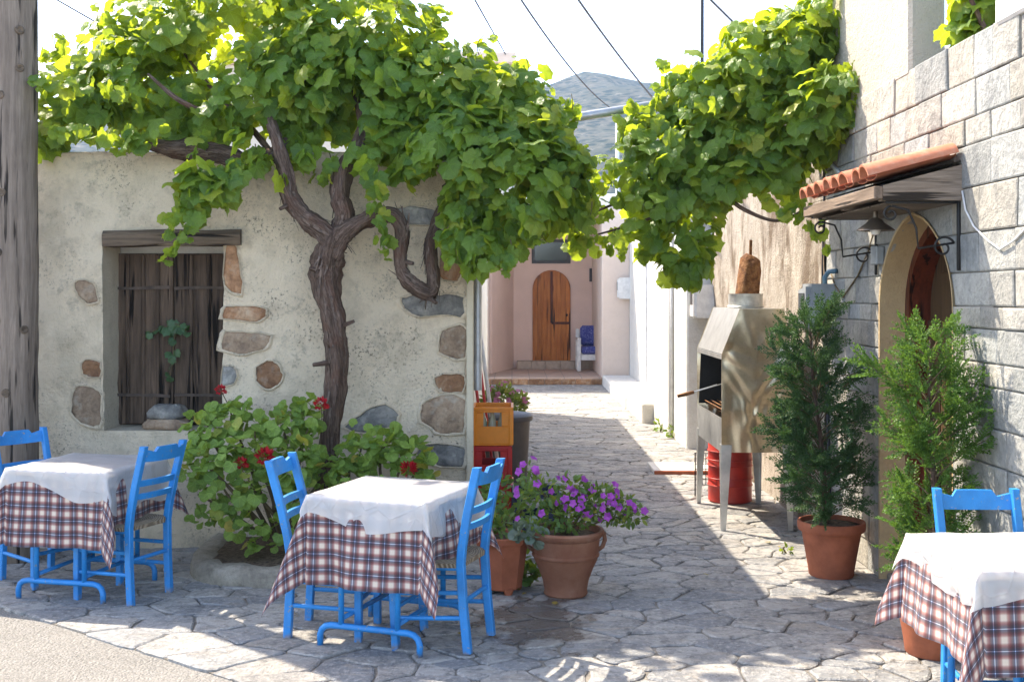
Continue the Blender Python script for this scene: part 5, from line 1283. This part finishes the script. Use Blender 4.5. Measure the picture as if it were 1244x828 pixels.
BR = [(1000, 30, 8.0, .18, .4, .30, 70), (970, 70, 8.0, .32, .5, .34, 130), (1018, 110, 7.5, .20, .22, .28, 80), (925, 80, 8.1, .36, .6, .34, 140), (985, 140, 7.8, .30, .4, .30, 110), (875, 120, 8.1, .34, .6, .34, 130), (925, 160, 8.0, .40, .5, .34, 150), (828, 125, 8.2, .18, .3, .22, 50), (860, 190, 8.0, .40, .5, .36, 160), (800, 195, 8.1, .30, .4, .34, 120), (900, 215, 7.9, .26, .3, .20, 70), (955, 200, 7.9, .22, .3, .18, 55), (770, 160, 8.2, .14, .2, .16, 26),
      (790, 248, 8.0, .24, .4, .18, 56), (835, 260, 8.0, .26, .35, .24, 90), (830, 310, 7.95, .18, .25, .18, 54), (745, 240, 8.1, .15, .3, .16, 26), (740, 285, 8.0, .16, .25, .09, 24), (705, 268, 8.0, .12, .25, .11, 20), (790, 290, 8.0, .16, .2, .12, 26), (955, 30, 8.2, .16, .3, .14, 34), (1020, 60, 7.9, .12, .2, .2, 30)]
for x, y, Y, rx, ry, rz_, n in BR: LR.blob(px(x, y, Y), rx, ry * .6, rz_, int(n * 1.8), .106)
for p, n in [([(820, 200, 8.1), (760, 240, 8.05), (715, 262, 8.0), (692, 272, 8.0)], 34), ([(850, 235, 8.0), (800, 262, 8.0), (750, 282, 8.0), (700, 290, 8.0)], 44), ([(790, 175, 8.15), (755, 200, 8.1), (728, 228, 8.1), (706, 250, 8.05)], 30), ([(800, 265, 8.0), (790, 290, 8.0), (780, 310, 8.0)], 16), ([(930, 215, 7.8), (955, 245, 7.7), (985, 265, 7.65), (1000, 300, 7.6)], 26), ([(860, 270, 7.9), (850, 320, 7.9), (835, 342, 7.9)], 14), ([(760, 130, 8.1), (790, 135, 8.1), (820, 100, 8.1)], 14), ([(805, 110, 8.1), (808, 88, 8.1), (812, 72, 8.1)], 8), ([(1010, 120, 7.6), (1030, 140, 7.55), (1030, 165, 7.55)], 12), ([(690, 285, 8.0), (715, 300, 8.0), (760, 305, 8.0)], 12), ([(715, 230, 8.1), (725, 205, 8.1), (732, 185, 8.1)], 8)]: LR.shoot(pl(p), int(n * 1.25), .112)
LR.build(vr, GR, VLEAF)
v3 = thing('grape_vine', 'leafy vine top showing above the parapet of the ashlar wall', 'grapevine', (2.5, 6.0, 2.7))
wood_tube('trunk', v3, [(2.68, 6.0, 2.68), (2.5, 6.0, 3.0), (2.36, 6.0, 3.3)], [.02, .018, .01], 8, .05, 5, 8)
L3 = Leaves(-.4)
for x, y, Y, r, n in [(1158, 12, 6.05, .13, 70), (1172, 38, 6.0, .10, 50), (1150, 45, 6.1, .09, 40), (1160, -25, 6.1, .16, 50)]: L3.blob(px(x, y, Y) + Vector((.14, .05, .06)), r, r * 1.2, r, n, .10)
L3.build(v3, GR, VLEAF, single=120)
# ---------------------------------------------------------------- geraniums
def petal_ball(n, r, s, seed):
    rs = random.Random(seed); mb = MB()
    for _ in range(n):
        d = Vector((rs.uniform(-1, 1), rs.uniform(-1, 1), rs.uniform(-.5, 1))).normalized(); M = Matrix.Translation(d * r * rs.uniform(.5, 1)) @ basis(d + Vector((rs.uniform(-.6, .6), rs.uniform(-.6, .6), .2)), d.orthogonal() + d).to_4x4() @ Matrix.Diagonal((s, s, s, 1))
        mb.add(OV[0].v, OV[0].f, M)
    return mb
def disc_flower(seed, s=1.0):
    rs = random.Random(seed); mb = MB()
    for k in range(5):
        a = 2 * math.pi * k / 5 + rs.uniform(-.1, .1); d = Vector((math.cos(a), math.sin(a), .25)); M = basis(d, (0, 0, 1)).to_4x4() @ Matrix.Diagonal((1.5, .8, 1, 1)); mb.add(OV[1].v, OV[1].f, M)
    return mb
def geranium(label, base, stems, blobs, flowers, seed, size=.085):
    random.seed(seed); t = thing('geranium', label, 'geranium', base); L = Leaves()
    for p in stems: wood_tube('stem', t, p, [.015, .012, .008, .005], 7, .05, 4, p[0][0], TWIG, 5)
    for x, y, Y, rx, ry, rz_, n in blobs:
        c = px(x, y, Y)
        for _ in range(n):
            d = rv(); p = c + Vector((d.x * rx, d.y * ry, d.z * rz_)) * random.random() ** .4; o_ = Vector((d.x, d.y - .35, d.z))
            L.put(p, o_ * .6 + rv() * .6 + Vector((0, 0, -.15)), Vector((0, -.45, .75)) + o_ * .35 + rv() * .4, size * rnd(.6, 1.15))
    L.build(t, GE, GLEAF)
    fm = petal_ball(60, .034, .036, seed).mesh('flower_head', REDPET, True)
    for x, y, Y, s in flowers:
        p = px(x, y, Y); o = obj('flower_head', fm, None, t); o.location = p; o.scale = (s, s, s)
        mb = MB(); mb.tube([p, p + Vector((rnd(-.02, .04), .06, -.10))], .003, 5); obj('flower_stalk', mb, TWIG, t)
    return t
b0 = Vector((-1.40, 7.2, .08))
def st(x, y, Y, bx=0.0): q = px(x, y, Y); m_ = b0.lerp(q, .45) + Vector((rnd(-.06, .06), rnd(-.05, .05), 0)); return [b0 + Vector((bx + rnd(-.06, .06), rnd(-.06, .06), 0)), m_, m_.lerp(q, .6) + Vector((rnd(-.04, .04), 0, 0)), q]
random.seed(8)
geranium('big bushy red geranium in the bed under the hut window', b0, [st(250, 510, 7.2), st(280, 500, 7.25), st(310, 520, 7.1), st(345, 520, 7.2), st(380, 510, 7.2), st(245, 560, 7.0), st(270, 590, 7.0), st(330, 560, 7.0), st(365, 560, 7.1), st(240, 600, 7.0), st(300, 575, 6.95), st(395, 560, 7.2)],
         [(250, 520, 7.2, .12, .14, .12, 50), (245, 560, 7.1, .12, .14, .13, 50), (285, 505, 7.2, .13, .14, .10, 50), (300, 545, 7.05, .2, .18, .14, 90), (340, 515, 7.2, .14, .14, .12, 60), (375, 505, 7.25, .08, .1, .12, 40), (350, 560, 7.05, .18, .16, .15, 80), (310, 590, 6.95, .14, .14, .10, 36), (270, 600, 7.0, .14, .14, .10, 34), (395, 570, 7.15, .10, .12, .12, 40), (360, 600, 7.0, .12, .12, .10, 26), (255, 625, 6.98, .10, .08, .06, 16), (300, 632, 6.97, .2, .1, .07, 20), (350, 640, 6.98, .18, .1, .06, 18), (320, 662, 6.96, .2, .05, .025, 12), (380, 540, 7.2, .06, .08, .12, 24)],
         [(322, 555, 6.88, 1.15), (293, 563, 6.9, .8), (390, 491, 7.1, .9), (268, 474, 7.2, .7)], 41)
b0 = Vector((-.92, 7.35, .08))
geranium('smaller red geranium in the bed by the vine trunk', b0, [st(440, 540, 7.3), st(470, 535, 7.3), st(500, 550, 7.25), st(425, 560, 7.2), st(515, 560, 7.25)],
         [(435, 545, 7.25, .10, .12, .15, 50), (468, 540, 7.3, .11, .12, .13, 55), (502, 552, 7.25, .11, .12, .10, 46), (425, 580, 7.15, .12, .12, .10, 40), (470, 585, 7.2, .2, .12, .10, 50), (515, 570, 7.25, .06, .1, .06, 14)], [(496, 570, 7.05, 1.0)], 42)
# ---------------------------------------------------------------- purple flowers in the urn, planter greens
def potplant(name, label, cat, base, blobs, size, meshes, mat, seed, flowers=None, fmat=None, fs=.03, nf=0, up=.6, single=200, stems=7):
    random.seed(seed); t = thing(name, label, cat, base); L = Leaves(); tips = []
    for (c, rx, ry, rz_, n) in blobs:
        c = Vector(c)
        for _ in range(n):
            d = rv(); p = c + Vector((d.x * rx, d.y * ry, d.z * rz_)) * random.random() ** .45; o_ = Vector(d)
            L.put(p, o_ * .7 + rv() * .6 + Vector((0, 0, .2)), Vector((0, -.25, up)) + o_ * .3 + rv() * .6, size * rnd(.6, 1.2))
            if d.z > -.3 and d.y < .5: tips.append((p, d))
        q = c + Vector((rnd(-.3, .3) * rx, 0, rz_ * .3)); m_ = Vector(base).lerp(q, .5) + Vector((rnd(-.03, .03), rnd(-.03, .03), .02)); wood_tube('stem', t, [Vector(base), m_, q], [.006, .005, .003], 6, .0, 0, 1, TWIG, 4)
    L.build(t, meshes, mat, single=single)
    if nf:
        ms = [disc_flower(k).mesh('flower', fmat, True) for k in range(3)]
        for i in range(nf):
            p, d = random.choice(tips); nn = (d + Vector((0, -.8, .5))).normalized()
            o = obj('flower', ms[i % 3], None, t); s = fs * rnd(.75, 1.2); o.matrix_basis = Matrix.Translation(p + nn * .03 + d * .02) @ basis(nn.orthogonal(), nn).to_4x4() @ Matrix.Diagonal((s, s, s, 1))
    return t
def pb(x, y, Y, rx, ry, rz_, n): return (px(x, y, Y), rx, ry, rz_, n)
potplant('purple_flower_bush', 'bush of purple flowers spilling from the old urn', 'flowering plant', pB + Vector((0, 0, .33)), [pb(690, 625, 6.5, .15, .14, .10, 320), pb(655, 600, 6.55, .10, .10, .12, 170), pb(720, 610, 6.5, .15, .14, .10, 300), pb(755, 620, 6.5, .12, .12, .08, 190), pb(695, 590, 6.55, .08, .1, .08, 80), pb(650, 640, 6.45, .08, .08, .06, 60), pb(640, 575, 6.65, .04, .05, .07, 40), pb(775, 625, 6.5, .04, .06, .04, 20)], 0.046, OV, PLEAF, 51, True, PURPLE, .032, 66, single=280)
potplant('succulent_plants', 'small mixed succulents growing in the octagonal planter', 'plant', pA + Vector((0, 0, .305)), [pb(610, 635, 6.6, .10, .1, .06, 90), pb(595, 615, 6.65, .07, .08, .08, 60)], .055, OV, PLEAF, 52, single=100)
potplant('grey_succulent', 'grey green succulent rosettes at the urn rim', 'plant', (pA + pB) / 2 + Vector((0.02, -.05, .30)), [pb(637, 642, 6.45, .055, .05, .04, 26), pb(652, 650, 6.42, .03, .04, .03, 12)], .06, [GE[0], GE[2]], SLEAF, 53, single=40)
potplant('leafy_green_plant', 'leafy green plant behind the octagonal planter', 'plant', Vector((-.03, 7.1, 0)), [pb(600, 590, 7.1, .10, .1, .08, 90), pb(618, 625, 7.1, .1, .1, .10, 90), pb(640, 600, 7.2, .06, .08, .10, 60), pb(622, 680, 7.0, .10, .1, .14, 60)], .06, OV, PLEAF, 54, single=120)
potplant('ground_ivy', 'low leafy weeds on the ground between planter and urn', 'weed', Vector((px(643, 0, 6.72).x, 6.72, 0)), [pb(642, 695, 6.72, .055, .07, .05, 60), pb(632, 708, 6.7, .03, .05, .02, 24)], .05, [GE[1], OV[0]], PLEAF, 55, single=60)
potplant('pink_flower_bush', 'loose bush with small pink flowers beyond the waste bin', 'bush', Vector((-.05, 12.4, 0)), [pb(612, 485, 12.4, .16, .2, .14, 200), pb(628, 490, 12.3, .10, .2, .12, 120), pb(596, 492, 12.4, .1, .2, .16, 120), pb(612, 520, 12.4, .18, .2, .22, 120)], .085, OV, leaf_mat('bush_leaf', (.08, .13, .04), (.20, .24, .08), (.40, .30, .12), .35, .6, .9), 56, True, PINKPET, .045, 22, single=60)
for x, y in ((803, 524), (818, 532)):
    q = gp(x, y); potplant('wall_weed', 'small weed tuft growing at the foot of the white house', 'weed', q, [(q + Vector((0, 0, .07)), .10, .06, .07, 40)], .07, OV, PLEAF, 57 + x, single=20)
for o in ROOTS:
    if o.name.startswith('wall_weed'): o['group'] = 'weeds along the white house'
q = gp(955, 672); potplant('sprouting_weed', 'tiny weed beside the dark juniper pot', 'weed', q, [(q + Vector((0, 0, .03)), .04, .04, .03, 24)], .035, OV, PLEAF, 77, single=20)
# ivy sprig on the shutter
random.seed(61)
iv = thing('ivy_sprig', 'small ivy sprig hanging on the closed hut shutters', 'ivy', px(207, 400, SY - .05)); L = Leaves()
for p, n in (([(205, 388, SY - .04), (212, 400, SY - .05), (210, 430, SY - .05), (207, 460, SY - .05)], 14), ([(210, 395, SY - .04), (190, 400, SY - .05), (172, 410, SY - .05)], 7), ([(208, 392, SY - .05), (224, 397, SY - .06), (226, 404, SY - .06)], 8)):
    P = pl(p); wood_tube('stem', iv, P, [.003, .003, .002], 5, 0, 0, 1, TWIG, 4); L.shoot(P, n, .062, .8, .025, (0, -.9, .3))
L.build(iv, [GR[0], GR[3]], leaf_mat('ivy_leaf', (.03, .08, .04), (.08, .16, .07), None, .25, .5), single=60)
# ---------------------------------------------------------------- junipers
def juniper(label, base, height, radius, mat, seed, nb=120, ztop=.0, lean=(0, 0), prof=None):
    random.seed(seed); base = Vector(base); t = thing('juniper', label, 'juniper', base)
    top = base + Vector((lean[0], lean[1], height)); wood_tube('trunk', t, [base - Vector((0, 0, .03)), base.lerp(top, .35) + Vector((.01, 0, 0)), base.lerp(top, .7) + Vector((-.01, 0, 0)), top], [.017, .014, .009, .003], 8, .06, 3, 2, BARK, 5)
    mb = MB(); tw = MB()
    def blades(p, d, L, wide):
        n = max(3, int(L / .009)); side = d.cross(Vector((rnd(-.4, .4), rnd(-.4, .4), 1))).normalized(); nn = side.cross(d)
        for i in range(n):
            f = i / n; q = p + d * (L * f)
            for s in (-1, 1):
                l = wide * (1 - .55 * f) * rnd(.7, 1.2); e = (d * 1.1 + side * s * rnd(.3, .6) + nn * rnd(-.3, .3)).normalized() * l; wv = side.cross(e).normalized() * .0048 if i % 2 else nn.cross(e).normalized() * .0050
                o = len(mb.v); mb.v += [tuple(q - wv), tuple(q + wv), tuple(q + e)]; mb.f.append((o, o + 1, o + 2))
    for b in range(nb):
        f = ((b + rnd(0, 1)) / nb) ** 1.15; h_ = height * (.015 + .945 * f); ax = base.lerp(top, h_ / height)
        a = b * 2.399 + rnd(-.5, .5); ext = radius * prof(f) * rnd(.55, 1.15)
        d = Vector((math.cos(a), math.sin(a), rnd(.3, .9) + .6 * f)).normalized(); L = ext / max(.4, math.hypot(d.x, d.y))
        p = ax; n = max(4, int(L / .028)); cur = d.copy(); pts = [p.copy()]
        for i in range(n):
            p = p + cur * (L / n); pts.append(p.copy()); cur = (cur + Vector((0, 0, -.04)) + rv() * .12).normalized()
            if i < n * .22: continue
            for _q in range(2):                         # flat feathered plumes
                sd = (cur * .9 + rv() * .75 + Vector((0, 0, .1))).normalized(); sl = rnd(.09, .17) * (1.15 - .45 * i / n); m = max(3, int(sl / .018)); qp = p.copy(); fan = sd.cross(rv()).normalized()
                for w_ in range(m):
                    qp = qp + sd * (sl / m); sd = (sd + Vector((0, 0, -.012))).normalized(); tl = .055 * (1 - .65 * w_ / m)
                    for s in (-1, 1): blades(qp, (sd * .85 + fan * s * .6 + rv() * .12).normalized(), tl * rnd(.8, 1.15), .017)
                blades(qp, sd, .04, .017)
        blades(p, cur, .07, .022); tw.tube(pts, [.004 * (1 - .8 * i / len(pts)) + .0008 for i in range(len(pts))], 4, False)
    stuff(obj('foliage', mb, mat, t)); stuff(obj('twigs', tw, TWIG, t, smooth=True)); return t
juniper('dark green juniper in a terracotta pot beside the barbecue', pC + Vector((-.03, 0, .31)), 1.22, .30, JLEAF, 71, 66, lean=(-.10, 0), prof=lambda f: (.75 + .5 * f if f < .35 else (.88 - .1 * f if f < .75 else .80 - 1.6 * (f - .75) + .15 * math.sin(f * 30))))
juniper('light green juniper in front of the arched doorway', pD + Vector((0, 0, .31)), 1.18, .31, JLEAF2, 72, 54, lean=(-.02, 0), prof=lambda f: (.35 + .8 * f if f < .6 else .83 - 1.5 * (f - .6)) + .18 * math.sin(f * 21))
# ---------------------------------------------------------------- litter: a few fallen leaves
random.seed(91)
lm = [m.mesh('fallen_leaf', leaf_mat('fallen_leaf', (.20, .12, .03), (.35, .25, .05), None, .2, .7), True) for m in (GR[1], OV[2])]
for i, (x, y) in enumerate([(265, 668), (280, 672), (300, 676), (320, 672), (345, 678), (677, 728), (672, 735), (640, 722), (860, 700), (925, 655), (932, 660), (946, 665), (560, 770)]):
    o = bpy.data.objects.new('fallen_leaf', lm[i % 2]); COL.objects.link(o); q = gp(x, y); o.location = (q.x, q.y, .014); s = rnd(.025, .045); o.scale = (s, s, s); o.rotation_euler = (rnd(-.2, .2), rnd(-.2, .2), rnd(0, 6)); tag(o, 'small dry leaf lying on the paving', 'leaf', 'dry leaves on the paving')
# ---------------------------------------------------------------- air between the village and the hills
HZ = True
if HZ:
    mb = MB(); mb.add([(x, y, z) for x in (-790, 790) for y in (-90, 1010) for z in (-3.5, 190)], [(0, 1, 3, 2), (4, 6, 7, 5), (0, 4, 5, 1), (2, 3, 7, 6), (0, 2, 6, 4), (1, 5, 7, 3)])
    hz = stuff(obj('haze', mb, None, None, fix=True)); m = bpy.data.materials.new('haze'); m.use_nodes = True; nt = m.node_tree; nt.nodes.clear()
    vo = nt.nodes.new('ShaderNodeVolumePrincipled'); vo.inputs['Color'].default_value = (.36, .63, 1, 1); vo.inputs['Density'].default_value = .00038; vo.inputs['Anisotropy'].default_value = 0
    ou = nt.nodes.new('ShaderNodeOutputMaterial'); nt.links.new(vo.outputs[0], ou.inputs['Volume']); hz.data.materials.append(m)
for o in ROOTS:
    if '_l' in o: del o['_l']
